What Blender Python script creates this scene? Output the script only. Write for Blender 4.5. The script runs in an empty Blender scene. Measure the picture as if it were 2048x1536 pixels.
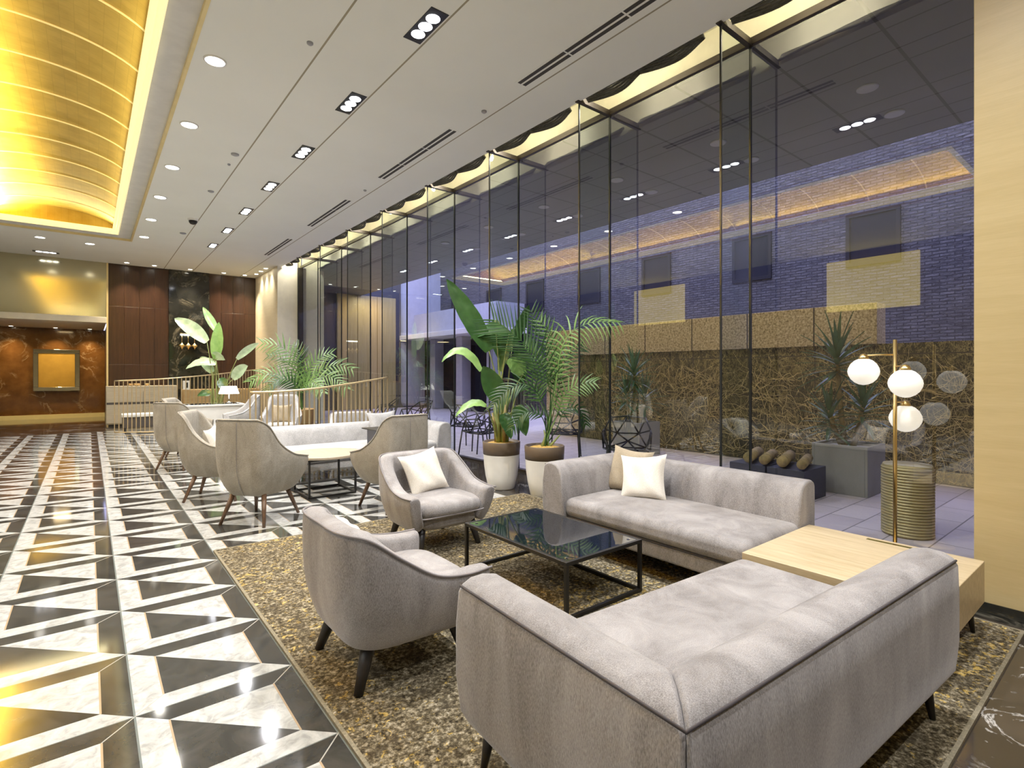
import bpy, math, random
from mathutils import Vector, Matrix
random.seed(7)
PI = math.pi
scene = bpy.context.scene
COL = scene.collection

# ------------------------------------------------------------------ camera model (measured from the photograph)
FPX, HZ, H = 1056.0, 747.0, 1.37
TH = math.radians(38.7); S, C = math.sin(TH), math.cos(TH)

def at(px, py, t):
    """world point on the sight line of a pixel, t camera heights away"""
    a = (px - 1024) / FPX; b = (HZ - py) / FPX
    return Vector(((S + C * a) * t * H, (C - S * a) * t * H, H + b * t * H))

# ------------------------------------------------------------------ materials
def new_mat(name):
    m = bpy.data.materials.new(name); m.use_nodes = True
    nt = m.node_tree; nt.nodes.clear()
    out = nt.nodes.new('ShaderNodeOutputMaterial')
    return m, nt, out

def N(nt, typ, **kw):
    n = nt.nodes.new(typ)
    for k, v in kw.items():
        if k in n.inputs: n.inputs[k].default_value = v
        else: setattr(n, k, v)
    return n

def L(nt, a, b): nt.links.new(a, b)

def coords(nt, scale=(1, 1, 1), which='Object'):
    tc = N(nt, 'ShaderNodeTexCoord'); mp = N(nt, 'ShaderNodeMapping')
    mp.inputs['Scale'].default_value = scale
    L(nt, tc.outputs[which], mp.inputs['Vector'])
    return mp.outputs['Vector']

def noise(nt, vec, scale, detail=4, rough=.55, dist=0):
    n = N(nt, 'ShaderNodeTexNoise', Scale=scale, Detail=detail, Roughness=rough, Distortion=dist)
    L(nt, vec, n.inputs['Vector']); return n.outputs['Fac']

def ramp(nt, fac, stops, interp='LINEAR'):
    r = N(nt, 'ShaderNodeValToRGB'); r.color_ramp.interpolation = interp
    el = r.color_ramp.elements
    while len(el) > len(stops): el.remove(el[-1])
    while len(el) < len(stops): el.new(.5)
    for e, (p, c) in zip(el, stops):
        e.position = p; e.color = (*c, 1) if len(c) == 3 else c
    L(nt, fac, r.inputs['Fac']); return r.outputs['Color']

def math_(nt, op, a, b=None, c=None):
    m = N(nt, 'ShaderNodeMath', operation=op)
    for i, v in enumerate((a, b, c)):
        if v is None: continue
        if isinstance(v, (int, float)): m.inputs[i].default_value = v
        else: L(nt, v, m.inputs[i])
    return m.outputs[0]

def mix(nt, fac, a, b, mode='MIX'):
    m = N(nt, 'ShaderNodeMix', data_type='RGBA', blend_type=mode)
    for i, v in ((0, fac), (6, a), (7, b)):
        if isinstance(v, (int, float)): m.inputs[i].default_value = v
        elif isinstance(v, tuple): m.inputs[i].default_value = (*v, 1)
        else: L(nt, v, m.inputs[i])
    return m.outputs[2]

def bsdf(nt, out, **kw):
    p = N(nt, 'ShaderNodeBsdfPrincipled')
    for k, v in kw.items():
        if hasattr(v, 'is_linked') or hasattr(v, 'links'): L(nt, v, p.inputs[k])
        else: p.inputs[k].default_value = (*v, 1) if isinstance(v, tuple) and len(v) == 3 else v
    L(nt, p.outputs[0], out.inputs[0]); return p

def bump(nt, p, fac, strength=.2, dist=.01):
    b = N(nt, 'ShaderNodeBump', Strength=strength, Distance=dist)
    L(nt, fac, b.inputs['Height']); L(nt, b.outputs[0], p.inputs['Normal'])

def plain(name, col, rough=.5, metal=0, var=.06, scale=6, emit=0, ecol=None, spec=.5):
    m, nt, out = new_mat(name)
    v = coords(nt); f = noise(nt, v, scale, 3)
    c = ramp(nt, f, [(.3, tuple(x * (1 - var) for x in col)), (.7, tuple(min(1, x * (1 + var)) for x in col))])
    p = bsdf(nt, out, **{'Base Color': c, 'Roughness': rough, 'Metallic': metal, 'Specular IOR Level': spec})
    if emit:
        p.inputs['Emission Color'].default_value = (*(ecol or col), 1); p.inputs['Emission Strength'].default_value = emit
    return m

def fabric(name, lo, hi, stretch=(1, 1, .35), fine=170, sheen=.35):
    m, nt, out = new_mat(name)
    v = coords(nt, stretch)
    big = noise(nt, v, 5, 5, .65, .6); f = noise(nt, v, fine, 2, .6)
    s = math_(nt, 'ADD', math_(nt, 'MULTIPLY', big, .5), math_(nt, 'MULTIPLY', f, .5))
    c = ramp(nt, s, [(.36, lo), (.64, hi)])
    p = bsdf(nt, out, **{'Base Color': c, 'Roughness': .85, 'Sheen Weight': sheen, 'Sheen Roughness': .4, 'Specular IOR Level': .15})
    p.inputs['Sheen Tint'].default_value = (.9, .85, .84, 1)
    bump(nt, p, f, .2, .003)
    return m

def marble(name, base, base2, vein, scale=1.6, rough=.08, vw=.035, vstr=1.0):
    m, nt, out = new_mat(name)
    v = coords(nt)
    n1 = noise(nt, v, scale, 6, .6, 1.2)
    d = math_(nt, 'ABSOLUTE', math_(nt, 'SUBTRACT', n1, .5))
    ve = ramp(nt, d, [(0, (vstr,) * 3), (vw * .35, (vstr * .35,) * 3), (vw, (0, 0, 0))])
    n2 = noise(nt, v, scale * 3, 5)
    gate = ramp(nt, noise(nt, v, scale * 1.3, 2), [(.45, (0, 0, 0)), (.6, (1, 1, 1))])
    b = ramp(nt, n2, [(.3, base), (.7, base2)])
    c = mix(nt, math_(nt, 'MULTIPLY', ve, gate), b, vein)
    bsdf(nt, out, **{'Base Color': c, 'Roughness': rough})
    return m

def wood(name, lo, hi, axis=(1, 12, 12), rough=.4, scale=3):
    m, nt, out = new_mat(name)
    v = coords(nt, axis)
    f = noise(nt, v, scale, 6, .6, .5)
    f2 = noise(nt, v, scale * 9, 3)
    s = math_(nt, 'ADD', math_(nt, 'MULTIPLY', f, .7), math_(nt, 'MULTIPLY', f2, .3))
    c = ramp(nt, s, [(.35, lo), (.65, hi)])
    bsdf(nt, out, **{'Base Color': c, 'Roughness': rough})
    return m

M = {}
M['velvet'] = fabric('mauve_grey_velvet', (.135, .123, .121), (.385, .362, .355), (1, 1, .28), 360, .4)
M['chair_fabric'] = fabric('taupe_chair_fabric', (.21, .19, .155), (.42, .385, .325), (1, 1, .7), 200, .2)
M['pale_fabric'] = fabric('pale_grey_fabric', (.30, .295, .295), (.56, .55, .55), (1, 1, 1), 120, .2)
M['cream'] = fabric('cream_linen', (.72, .66, .56), (.92, .87, .78), (1, 1, 1), 150, .1)
M['taupe'] = fabric('taupe_linen', (.27, .22, .15), (.42, .35, .25), (1, 1, 1), 150, .1)
M['piping'] = plain('dark_piping', (.20, .18, .18), .9)
M['seam'] = plain('dark_seam', (.05, .042, .045), .95)
M['black'] = plain('black_metal', (.012, .011, .011), .4, .3)
M['dark_leg'] = plain('near_black_leg', (.015, .013, .013), .45)
M['round_top'] = wood('pale_round_top', (.38, .31, .22), (.46, .38, .28), (10, 1, 10), .4, 2)
M['walnut'] = wood('walnut_leg', (.07, .035, .018), (.16, .085, .045), (8, 8, 1))
M['oak'] = wood('light_oak', (.45, .34, .185), (.62, .49, .30), (14, 1.2, 14), .38, 2.2)
M['brass'] = plain('brushed_brass', (.72, .52, .22), .28, 1)
M['ribbed'] = plain('ribbed_gold_paint', (.50, .42, .19), .45, .25)
M['rail_brass'] = plain('bronze_rail', (.62, .48, .27), .35, .8)
M['white_pot'] = plain('white_pot', (.82, .79, .72), .35)
M['brown_band'] = plain('brown_band', (.12, .085, .055), .5)
M['soil'] = plain('bark_soil', (.55, .33, .07), .9, 0, .5, 40)
M['grey_planter'] = plain('grey_fibre_planter', (.27, .27, .235), .7)
M['white_paint'] = plain('white_paint', (.82, .80, .76), .4)
M['charcoal'] = plain('charcoal_box', (.03, .033, .05), .5)
M['opal'] = plain('opal_glass', (.85, .83, .78), .3, 0, .01, 3, .62, (1, .95, .83))
M['shade'] = plain('lamp_shade_lit', (.95, .93, .88), .6, 0, .01, 3, 2.0, (1, .95, .85))
M['lamp_disc'] = plain('lamp_lens', (1, .97, .9), .4, 0, .01, 3, 14, (1, .95, .85))
M['lamp_cool'] = plain('led_lens', (.95, .95, 1), .4, 0, .01, 3, 14, (.93, .94, 1))
M['ceil_trim'] = plain('white_ring', (.85, .83, .78), .5)
M['grey_disc'] = plain('grey_disc', (.34, .34, .36), .5)
M['vent_dark'] = plain('vent_dark', (.04, .035, .03), .7)
M['swag'] = fabric('dark_swag_fabric', (.02, .02, .018), (.13, .125, .10), (3, .4, 3), 60, .3)
M['frame_brown'] = plain('bronze_frame', (.035, .026, .02), .4, .5)
M['joint'] = plain('glass_joint', (.01, .013, .014), .35)
M['dark_wood'] = wood('dark_red_wood', (.017, .0066, .0035), (.044, .0175, .008), (10, 10, .6), .32, 2.5)
M['beige_lam'] = wood('beige_laminate', (.36, .31, .22), (.46, .40, .29), (1, 10, 10), .45)
M['tan_wood'] = wood('tan_wood', (.34, .22, .09), (.48, .33, .15), (1, 10, 10), .4)
M['far_white'] = plain('far_white', (.8, .78, .72), .5)
M['vine'] = plain('dry_vine', (.62, .50, .24), .9, 0, .3, 12)
M['dark_brown'] = plain('bench_dark', (.06, .05, .045), .7)
M['tan_pot'] = plain('tan_pot', (.50, .31, .12), .6)

def leaf_mat(name, lo, hi, rough=.35):
    m, nt, out = new_mat(name)
    v = coords(nt); f = noise(nt, v, 7, 4)
    p = bsdf(nt, out, **{'Base Color': ramp(nt, f, [(.3, lo), (.7, hi)]), 'Roughness': rough})
    tr = N(nt, 'ShaderNodeBsdfTranslucent'); tr.inputs[0].default_value = (*[min(1, x * 1.5) for x in hi], 1)
    ms = N(nt, 'ShaderNodeMixShader'); ms.inputs[0].default_value = .14
    L(nt, p.outputs[0], ms.inputs[1]); L(nt, tr.outputs[0], ms.inputs[2]); L(nt, ms.outputs[0], out.inputs[0])
    return m
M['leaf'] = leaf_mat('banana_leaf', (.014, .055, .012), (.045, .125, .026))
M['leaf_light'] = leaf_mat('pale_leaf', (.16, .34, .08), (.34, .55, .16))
M['leaf_lit'] = leaf_mat('glossy_lit_leaf', (.30, .46, .24), (.60, .74, .48), .18)  # spotlit look of the far leaves put into a pale colour
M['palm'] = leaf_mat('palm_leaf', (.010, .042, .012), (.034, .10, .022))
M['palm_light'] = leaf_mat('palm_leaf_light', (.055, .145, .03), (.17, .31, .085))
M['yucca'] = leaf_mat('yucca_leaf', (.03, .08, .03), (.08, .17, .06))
M['stalk'] = plain('stalk', (.22, .26, .07), .6, 0, .3, 10)
M['dry_stalk'] = plain('dry_stalk', (.30, .22, .08), .8, 0, .4, 14)

def mk_floor():
    m, nt, out = new_mat('tile_floor')
    tc = N(nt, 'ShaderNodeTexCoord'); sx = N(nt, 'ShaderNodeSeparateXYZ'); L(nt, tc.outputs['Object'], sx.inputs[0])
    X, Y = sx.outputs[0], sx.outputs[1]
    u = math_(nt, 'FRACT', math_(nt, 'DIVIDE', math_(nt, 'SUBTRACT', math_(nt, 'ADD', X, 60), .1425), .6))
    v = math_(nt, 'FRACT', math_(nt, 'DIVIDE', math_(nt, 'SUBTRACT', math_(nt, 'ADD', Y, 60), .185), .6))
    w = .177
    def inside(x): return math_(nt, 'MULTIPLY', math_(nt, 'GREATER_THAN', x, w), math_(nt, 'LESS_THAN', x, 1 - w))
    inner = math_(nt, 'MULTIPLY', inside(u), inside(v))
    far = math_(nt, 'GREATER_THAN', math_(nt, 'ADD', u, v), 1.0)
    # white when inner == far
    white = math_(nt, 'SUBTRACT', 1, math_(nt, 'ABSOLUTE', math_(nt, 'SUBTRACT', inner, far)))
    # lines: tile joints, mitres, inner edge
    def edge(x): return math_(nt, 'MINIMUM', x, math_(nt, 'SUBTRACT', 1, x))
    eu, ev = edge(u), edge(v)
    joint = math_(nt, 'LESS_THAN', eu, .006)
    jv = math_(nt, 'LESS_THAN', ev, .004)
    mit = math_(nt, 'MULTIPLY', math_(nt, 'LESS_THAN', math_(nt, 'ABSOLUTE', math_(nt, 'SUBTRACT', u, v)), .006), math_(nt, 'SUBTRACT', 1, inner))
    em = math_(nt, 'MINIMUM', eu, ev)
    rim = math_(nt, 'LESS_THAN', math_(nt, 'ABSOLUTE', math_(nt, 'SUBTRACT', eu, w)), .006)
    rim = math_(nt, 'MULTIPLY', rim, math_(nt, 'GREATER_THAN', ev, w))
    vv = coords(nt)
    wn = noise(nt, vv, 14, 6, .65, .8)
    wc = ramp(nt, wn, [(.36, (.33, .33, .31)), (.5, (.47, .465, .44)), (.64, (.57, .565, .535))])
    dn = noise(nt, vv, 6, 6, .6, .8)
    dc = ramp(nt, dn, [(.35, (.026, .025, .022)), (.75, (.06, .057, .05))])
    c = mix(nt, white, dc, wc)
    c = mix(nt, rim, c, (.42, .30, .18))
    c = mix(nt, math_(nt, 'MAXIMUM', joint, jv), c, (.16, .18, .17))
    c = mix(nt, mit, c, (.40, .38, .33))
    # dark veined border: near the glass, at the far end and at the near right
    bd = math_(nt, 'GREATER_THAN', X, 3.74)
    bd = math_(nt, 'MAXIMUM', bd, math_(nt, 'GREATER_THAN', Y, 15.8))
    nr = math_(nt, 'MULTIPLY', math_(nt, 'GREATER_THAN', X, .80), math_(nt, 'LESS_THAN', Y, .785))
    bd = math_(nt, 'MAXIMUM', bd, nr)
    n1 = noise(nt, vv, 2.6, 7, .62, 1.0)
    ve = ramp(nt, math_(nt, 'ABSOLUTE', math_(nt, 'SUBTRACT', n1, .5)), [(0, (.9,) * 3), (.008, (.3,) * 3), (.02, (0, 0, 0))])
    gate = ramp(nt, noise(nt, vv, 1.9, 2), [(.5, (0, 0, 0)), (.6, (1, 1, 1))])
    spk = ramp(nt, noise(nt, vv, 22, 3), [(.68, (0, 0, 0)), (.74, (.7, .7, .7))])
    sp = math_(nt, 'MULTIPLY', spk, gate)
    bc = mix(nt, math_(nt, 'MAXIMUM', math_(nt, 'MULTIPLY', ve, gate), sp), ramp(nt, n1, [(.3, (.022, .018, .014)), (.7, (.06, .046, .034))]), (.62, .60, .56))
    c = mix(nt, bd, c, bc)
    p = bsdf(nt, out, **{'Base Color': c, 'Roughness': .07, 'Specular IOR Level': .55})
    return m
M['floor'] = mk_floor()

def mk_rug():
    m, nt, out = new_mat('speckled_rug')
    v = coords(nt)
    a = noise(nt, v, 55, 4, .7); b = noise(nt, v, 26, 5, .75, .5); big = noise(nt, v, 1.3, 3)
    c = ramp(nt, a, [(.36, (.020, .015, .009)), (.50, (.105, .085, .050)), (.61, (.29, .245, .165)), (.71, (.50, .45, .35))])
    g = math_(nt, 'ADD', b, math_(nt, 'MULTIPLY', math_(nt, 'SUBTRACT', big, .5), .35))
    gm = ramp(nt, g, [(.585, (0, 0, 0)), (.625, (1, 1, 1))])
    c = mix(nt, gm, c, ramp(nt, a, [(.4, (.40, .26, .05)), (.6, (.62, .45, .16))]))
    dm = ramp(nt, noise(nt, v, 9, 4, .7), [(.5, (0, 0, 0)), (.66, (.75,) * 3)])
    c = mix(nt, dm, c, (.05, .04, .026))
    p = bsdf(nt, out, **{'Base Color': c, 'Roughness': .95, 'Specular IOR Level': .1})
    bump(nt, p, a, .6, .012)
    return m
M['rug'] = mk_rug()
M['rug_edge'] = plain('rug_binding', (.20, .17, .11), .9, 0, .3, 90)

def mk_vault():
    m, nt, out = new_mat('gold_leaf')
    v = coords(nt)
    br = N(nt, 'ShaderNodeTexBrick'); br.inputs['Scale'].default_value = 1
    br.inputs['Color1'].default_value = (.62, .43, .085, 1); br.inputs['Color2'].default_value = (.52, .35, .06, 1)
    br.inputs['Mortar'].default_value = (.46, .31, .05, 1); br.inputs['Mortar Size'].default_value = .004
    br.inputs['Brick Width'].default_value = .11; br.inputs['Row Height'].default_value = .11; br.offset = 0
    L(nt, v, br.inputs['Vector'])
    n = noise(nt, v, 5, 5)
    c = mix(nt, .5, br.outputs['Color'], ramp(nt, n, [(.3, (.44, .29, .05)), (.7, (.70, .50, .12))]))
    bsdf(nt, out, **{'Base Color': c, 'Roughness': .42, 'Metallic': .35})
    return m
M['vault'] = mk_vault()
M['vault_rib'] = plain('gold_rib_glow', (.92, .72, .30), .4, .1, .05, 6, .35, (1, .78, .3))  # bright look of the ribs put in as a faint glow
M['cove'] = plain('cove_cornice_glow', (.9, .82, .5), .5, 0, .02, 4, .75, (1, .86, .40))
M['gold_trim'] = plain('gold_trim', (.80, .64, .30), .4, .2)

def mk_ceiling():
    m, nt, out = new_mat('ceiling_paint')
    tc = N(nt, 'ShaderNodeTexCoord'); sx = N(nt, 'ShaderNodeSeparateXYZ'); L(nt, tc.outputs['Object'], sx.inputs[0])
    n = noise(nt, tc.outputs['Object'], .7, 4)
    c = ramp(nt, n, [(.3, (.88, .885, .82)), (.7, (.93, .935, .87))])
    ln = None
    for x0 in (1.68, 2.385, 3.66):
        d = math_(nt, 'LESS_THAN', math_(nt, 'ABSOLUTE', math_(nt, 'SUBTRACT', sx.outputs[0], x0)), .009)
        ln = d if ln is None else math_(nt, 'MAXIMUM', ln, d)
    c = mix(nt, ln, c, (.36, .32, .23))
    bsdf(nt, out, **{'Base Color': c, 'Roughness': .8, 'Specular IOR Level': .1})
    return m
M['ceiling'] = mk_ceiling()
M['ceil_shade_grey'] = plain('ceiling_recess_shade', (.66, .65, .62), .8)
M['pocket'] = plain('pocket_cream', (.90, .86, .70), .6)
M['cream_wall'] = wood('cream_veneer', (.50, .375, .165), (.57, .435, .205), (14, 1, 14), .45, 1.3)
M['cream_pillar'] = wood('cream_pillar_veneer', (.74, .64, .44), (.84, .74, .54), (8, 1, 8), .45, 1.3)
M['pillar_white'] = plain('pillar_white', (.84, .79, .68), .6)
M['room_wall'] = plain('room_wall', (.14, .105, .07), .6)
M['black_marble'] = marble('black_marble', (.008, .009, .008), (.022, .022, .019), (.30, .27, .2), 1.1, .08, .03, .6)
M['brown_marble'] = marble('brown_marble', (.10, .040, .010), (.18, .078, .022), (.50, .36, .2), 1.2, .1, .03, .8)
M['gold_glass'] = plain('gold_frosted_glass', (.50, .46, .30), .12, .75, .06, .6)
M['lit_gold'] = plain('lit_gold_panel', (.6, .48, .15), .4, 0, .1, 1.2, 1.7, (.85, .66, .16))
M['gold_art'] = plain('gold_panel', (.62, .36, .06), .35, .4, .08, 4)
M['mirror_frame'] = plain('mirror_frame', (.55, .55, .52), .08, 1)
M['lit_band'] = plain('lit_floor_band', (.66, .52, .2), .4, 0, .06, 6, .12, (.9, .7, .25))
M['white_cornice'] = plain('cornice_white', (.82, .76, .62), .5)

def mk_glass(name, tint, base, power=5):
    m, nt, out = new_mat(name)
    lw = N(nt, 'ShaderNodeLayerWeight', Blend=.5)
    n = noise(nt, coords(nt), .6, 1)
    f = math_(nt, 'POWER', lw.outputs['Facing'], power)
    f = math_(nt, 'ADD', base, math_(nt, 'MULTIPLY', f, 1 - base))
    f = math_(nt, 'ADD', f, math_(nt, 'MULTIPLY', math_(nt, 'SUBTRACT', n, .5), .01))
    t = N(nt, 'ShaderNodeBsdfTransparent'); t.inputs[0].default_value = (*tint, 1)
    g = N(nt, 'ShaderNodeBsdfGlossy'); g.inputs['Roughness'].default_value = 0; g.inputs[0].default_value = (1, 1, 1, 1)
    ms = N(nt, 'ShaderNodeMixShader')
    L(nt, f, ms.inputs[0]); L(nt, t.outputs[0], ms.inputs[1]); L(nt, g.outputs[0], ms.inputs[2]); L(nt, ms.outputs[0], out.inputs[0])
    return m
M['glass'] = mk_glass('window_glass', (.86, .88, .90), .125)
M['fin_glass'] = mk_glass('fin_glass', (.76, .82, .80), .035)
M['table_glass'] = plain('black_glass', (.004, .006, .010), .03, 0, .02, 3, spec=.9)

def mk_canopy():
    m, nt, out = new_mat('canopy_panels')
    tc = N(nt, 'ShaderNodeTexCoord'); sx = N(nt, 'ShaderNodeSeparateXYZ'); L(nt, tc.outputs['Object'], sx.inputs[0])
    def lines(o, off, pitch, w):
        f = math_(nt, 'FRACT', math_(nt, 'DIVIDE', math_(nt, 'SUBTRACT', math_(nt, 'ADD', o, 84), off), pitch))
        return math_(nt, 'GREATER_THAN', f, 1 - w / pitch)
    g = math_(nt, 'MAXIMUM', lines(sx.outputs[0], 84 + 4.75, .69, .02), lines(sx.outputs[1], 84 + 2.43, .84, .03))
    n = noise(nt, tc.outputs['Object'], 1.2, 3)
    c = ramp(nt, n, [(.3, (.085, .085, .095)), (.7, (.11, .11, .12))])
    c = mix(nt, g, c, (.012, .012, .014))
    bsdf(nt, out, **{'Base Color': c, 'Roughness': .5})
    return m
M['canopy'] = mk_canopy()

def mk_brick():
    m, nt, out = new_mat('grey_brick')
    tc = N(nt, 'ShaderNodeTexCoord'); sx = N(nt, 'ShaderNodeSeparateXYZ'); L(nt, tc.outputs['Object'], sx.inputs[0])
    cb = N(nt, 'ShaderNodeCombineXYZ'); L(nt, sx.outputs[1], cb.inputs[0]); L(nt, sx.outputs[2], cb.inputs[1])
    br = N(nt, 'ShaderNodeTexBrick'); L(nt, cb.outputs[0], br.inputs['Vector'])
    br.inputs['Scale'].default_value = 1; br.inputs['Brick Width'].default_value = .21; br.inputs['Row Height'].default_value = .056
    br.inputs['Mortar Size'].default_value = .010; br.inputs['Color1'].default_value = (.085, .082, .078, 1); br.inputs['Color2'].default_value = (.045, .042, .045, 1)
    br.inputs['Mortar'].default_value = (.014, .014, .014, 1)
    p = bsdf(nt, out, **{'Base Color': br.outputs['Color'], 'Roughness': .8})
    mp = N(nt, 'ShaderNodeMapping'); mp.inputs['Scale'].default_value = (1, 6, 22); L(nt, tc.outputs['Object'], mp.inputs['Vector'])
    rough_ = noise(nt, mp.outputs[0], 1.0, 4, .7)
    bump(nt, p, math_(nt, 'SUBTRACT', math_(nt, 'MULTIPLY', rough_, 1.6), br.outputs['Fac']), 1.0, .05)
    c = mix(nt, 1.0, br.outputs['Color'], ramp(nt, rough_, [(.35, (.45, .45, .45)), (.62, (1.5, 1.5, 1.5))]), 'MULTIPLY'); L(nt, c, p.inputs['Base Color'])
    return m
M['brick'] = mk_brick()

def mk_granite(vines):
    m, nt, out = new_mat('granite_vines' if vines else 'granite')
    tc = N(nt, 'ShaderNodeTexCoord'); sx = N(nt, 'ShaderNodeSeparateXYZ'); L(nt, tc.outputs['Object'], sx.inputs[0])
    v = tc.outputs['Object']
    n = noise(nt, v, 34, 4, .7)
    c = ramp(nt, n, [(.34, (.16, .12, .06)), (.5, (.45, .36, .21)), (.66, (.72, .6, .4))])
    if vines:
        c = ramp(nt, noise(nt, v, 3.4, 6, .7), [(.35, (.008, .008, .004)), (.7, (.05, .044, .018))])
        for sc_, w_, off in ((4.5, .022, 0), (8, .03, 3.3), (13, .045, 7.7)):
            mp = N(nt, 'ShaderNodeMapping'); mp.inputs['Location'].default_value = (off, off, off); mp.inputs['Scale'].default_value = (1, 1, .55)
            L(nt, v, mp.inputs['Vector'])
            q = noise(nt, mp.outputs[0], sc_, 4, .6, 1.8)
            k = ramp(nt, math_(nt, 'ABSOLUTE', math_(nt, 'SUBTRACT', q, .5)), [(0, (1, 1, 1)), (w_ * .5, (.5, .5, .5)), (w_, (0, 0, 0))])
            gt = ramp(nt, noise(nt, mp.outputs[0], 1.4, 3), [(.36, (.1, .1, .1)), (.6, (.9, .9, .9))])
            c = mix(nt, math_(nt, 'MULTIPLY', k, gt), c, (.42, .34, .14))
    def lines(o, off, pitch, w):
        f = math_(nt, 'FRACT', math_(nt, 'DIVIDE', math_(nt, 'SUBTRACT', math_(nt, 'ADD', o, 90), off), pitch))
        return math_(nt, 'LESS_THAN', f, w / pitch)
    g = lines(sx.outputs[1], .25, 1.0, .022)
    if vines: g = math_(nt, 'MAXIMUM', g, lines(sx.outputs[2], .42, .6, .015))
    c = mix(nt, g, c, (.05, .04, .03))
    bsdf(nt, out, **{'Base Color': c, 'Roughness': .8})
    return m
M['granite'] = mk_granite(False)
M['vine_wall'] = mk_granite(True)

def mk_pave():
    m, nt, out = new_mat('lavender_paving')
    v = coords(nt)
    br = N(nt, 'ShaderNodeTexBrick'); L(nt, v, br.inputs['Vector'])
    br.inputs['Scale'].default_value = 1; br.inputs['Brick Width'].default_value = .6; br.inputs['Row Height'].default_value = .3
    br.inputs['Mortar Size'].default_value = .006; br.inputs['Color1'].default_value = (.66, .60, .62, 1); br.inputs['Color2'].default_value = (.56, .50, .52, 1)
    br.inputs['Mortar'].default_value = (.22, .2, .2, 1)
    bsdf(nt, out, **{'Base Color': br.outputs['Color'], 'Roughness': .45})
    return m
M['pave'] = mk_pave()
M['pale_wall'] = plain('pale_render', (.36, .36, .39), .7)
M['dark_wall'] = plain('dark_end_wall', (.035, .035, .045), .5)
M['win_dark'] = plain('dark_window', (.006, .007, .012), .6, spec=.1)
M['gold_wall'] = wood('gold_brown_wall', (.34, .25, .09), (.46, .35, .14), (10, 10, .5), .4, 1.5)
M['win_frame'] = plain('dark_window_frame', (.012, .012, .014), .6, spec=.1)

# ------------------------------------------------------------------ mesh builder
class MB:
    def __init__(s): s.v = []; s.f = []
    def add(s, vs, fs):
        o = len(s.v); s.v += [tuple(p) for p in vs]; s.f += [tuple(i + o for i in f) for f in fs]; return s
    def box(s, x0, y0, z0, x1, y1, z1):
        return s.add([(x0, y0, z0), (x1, y0, z0), (x1, y1, z0), (x0, y1, z0), (x0, y0, z1), (x1, y0, z1), (x1, y1, z1), (x0, y1, z1)],
                     [(3, 2, 1, 0), (4, 5, 6, 7), (0, 1, 5, 4), (1, 2, 6, 5), (2, 3, 7, 6), (3, 0, 4, 7)])
    def grid(s, rows, closed_u=False, closed_v=False, flip=False):
        n, m = len(rows), len(rows[0]); vs = [p for r in rows for p in r]; fs = []
        for i in range(n if closed_u else n - 1):
            for j in range(m if closed_v else m - 1):
                a, b = i * m + j, i * m + (j + 1) % m; c, d = ((i + 1) % n) * m + (j + 1) % m, ((i + 1) % n) * m + j
                fs.append((d, c, b, a) if flip else (a, b, c, d))
        return s.add(vs, fs)
    def tube(s, pts, r, seg=8, cap=True):
        pts = [Vector(p) for p in pts]; n = len(pts); rr = r if isinstance(r, (list, tuple)) else [r] * n
        rows = []; up = None
        for i, p in enumerate(pts):
            t = (pts[min(i + 1, n - 1)] - pts[max(i - 1, 0)]).normalized()
            if up is None:
                up = Vector((0, 0, 1)) if abs(t.z) < .9 else Vector((1, 0, 0))
            x = t.cross(up).normalized(); up = x.cross(t).normalized(); y = up
            rows.append([p + (x * math.cos(k * 2 * PI / seg) + y * math.sin(k * 2 * PI / seg)) * rr[i] for k in range(seg)])
        o = len(s.v); s.grid(rows, closed_v=True)
        if cap:
            s.f.append(tuple(o + k for k in range(seg))[::-1]); s.f.append(tuple(o + (n - 1) * seg + k for k in range(seg)))
        return s
    def bar(s, a, b, w):
        return s.tube([a, b], w * .7071, 4)
    def lathe(s, prof, seg=32, c=(0, 0, 0), cap=True):
        rows = [[(c[0] + r * math.cos(k * 2 * PI / seg), c[1] + r * math.sin(k * 2 * PI / seg), c[2] + z) for k in range(seg)] for r, z in prof]
        o = len(s.v); s.grid(rows, closed_v=True)
        if cap and prof[0][0] > 1e-4: s.f.append(tuple(o + k for k in range(seg))[::-1])
        if cap and prof[-1][0] > 1e-4: s.f.append(tuple(o + (len(prof) - 1) * seg + k for k in range(seg)))
        return s
    def quad(s, a, b, c, d): return s.add([a, b, c, d], [(0, 1, 2, 3)])
    def build(s, name, mat, parent=None, smooth=False, bevel=0, seg=2, sub=0, loc=None, angle=40):
        me = bpy.data.meshes.new(name); me.from_pydata(s.v, [], s.f); me.validate(); me.materials.append(mat)
        if smooth or bevel or sub: me.polygons.foreach_set('use_smooth', [True] * len(me.polygons))
        me.update()
        o = bpy.data.objects.new(name, me); COL.objects.link(o)
        if parent is not None: o.parent = parent
        if loc is not None: o.location = loc
        if bevel:
            b = o.modifiers.new('bevel', 'BEVEL'); b.width = bevel; b.segments = seg; b.limit_method = 'ANGLE'; b.angle_limit = math.radians(angle)
            b.harden_normals = not sub
        if sub:
            q = o.modifiers.new('sub', 'SUBSURF'); q.levels = sub; q.render_levels = sub
        return o

def recentre(o):
    """move a top-level mesh's origin to its base without changing where it stands"""
    me = o.data; n = len(me.vertices)
    xs = [v.co.x for v in me.vertices]; ys = [v.co.y for v in me.vertices]; zs = [v.co.z for v in me.vertices]
    c = Vector(((min(xs) + max(xs)) / 2, (min(ys) + max(ys)) / 2, min(zs)))
    for v in me.vertices: v.co -= c
    o.location += c
    return o

def tag(o, label=None, cat=None, group=None, kind=None):
    if label: o['label'] = label
    if cat: o['category'] = cat
    if group: o['group'] = group
    if kind: o['kind'] = kind
    return o

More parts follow.
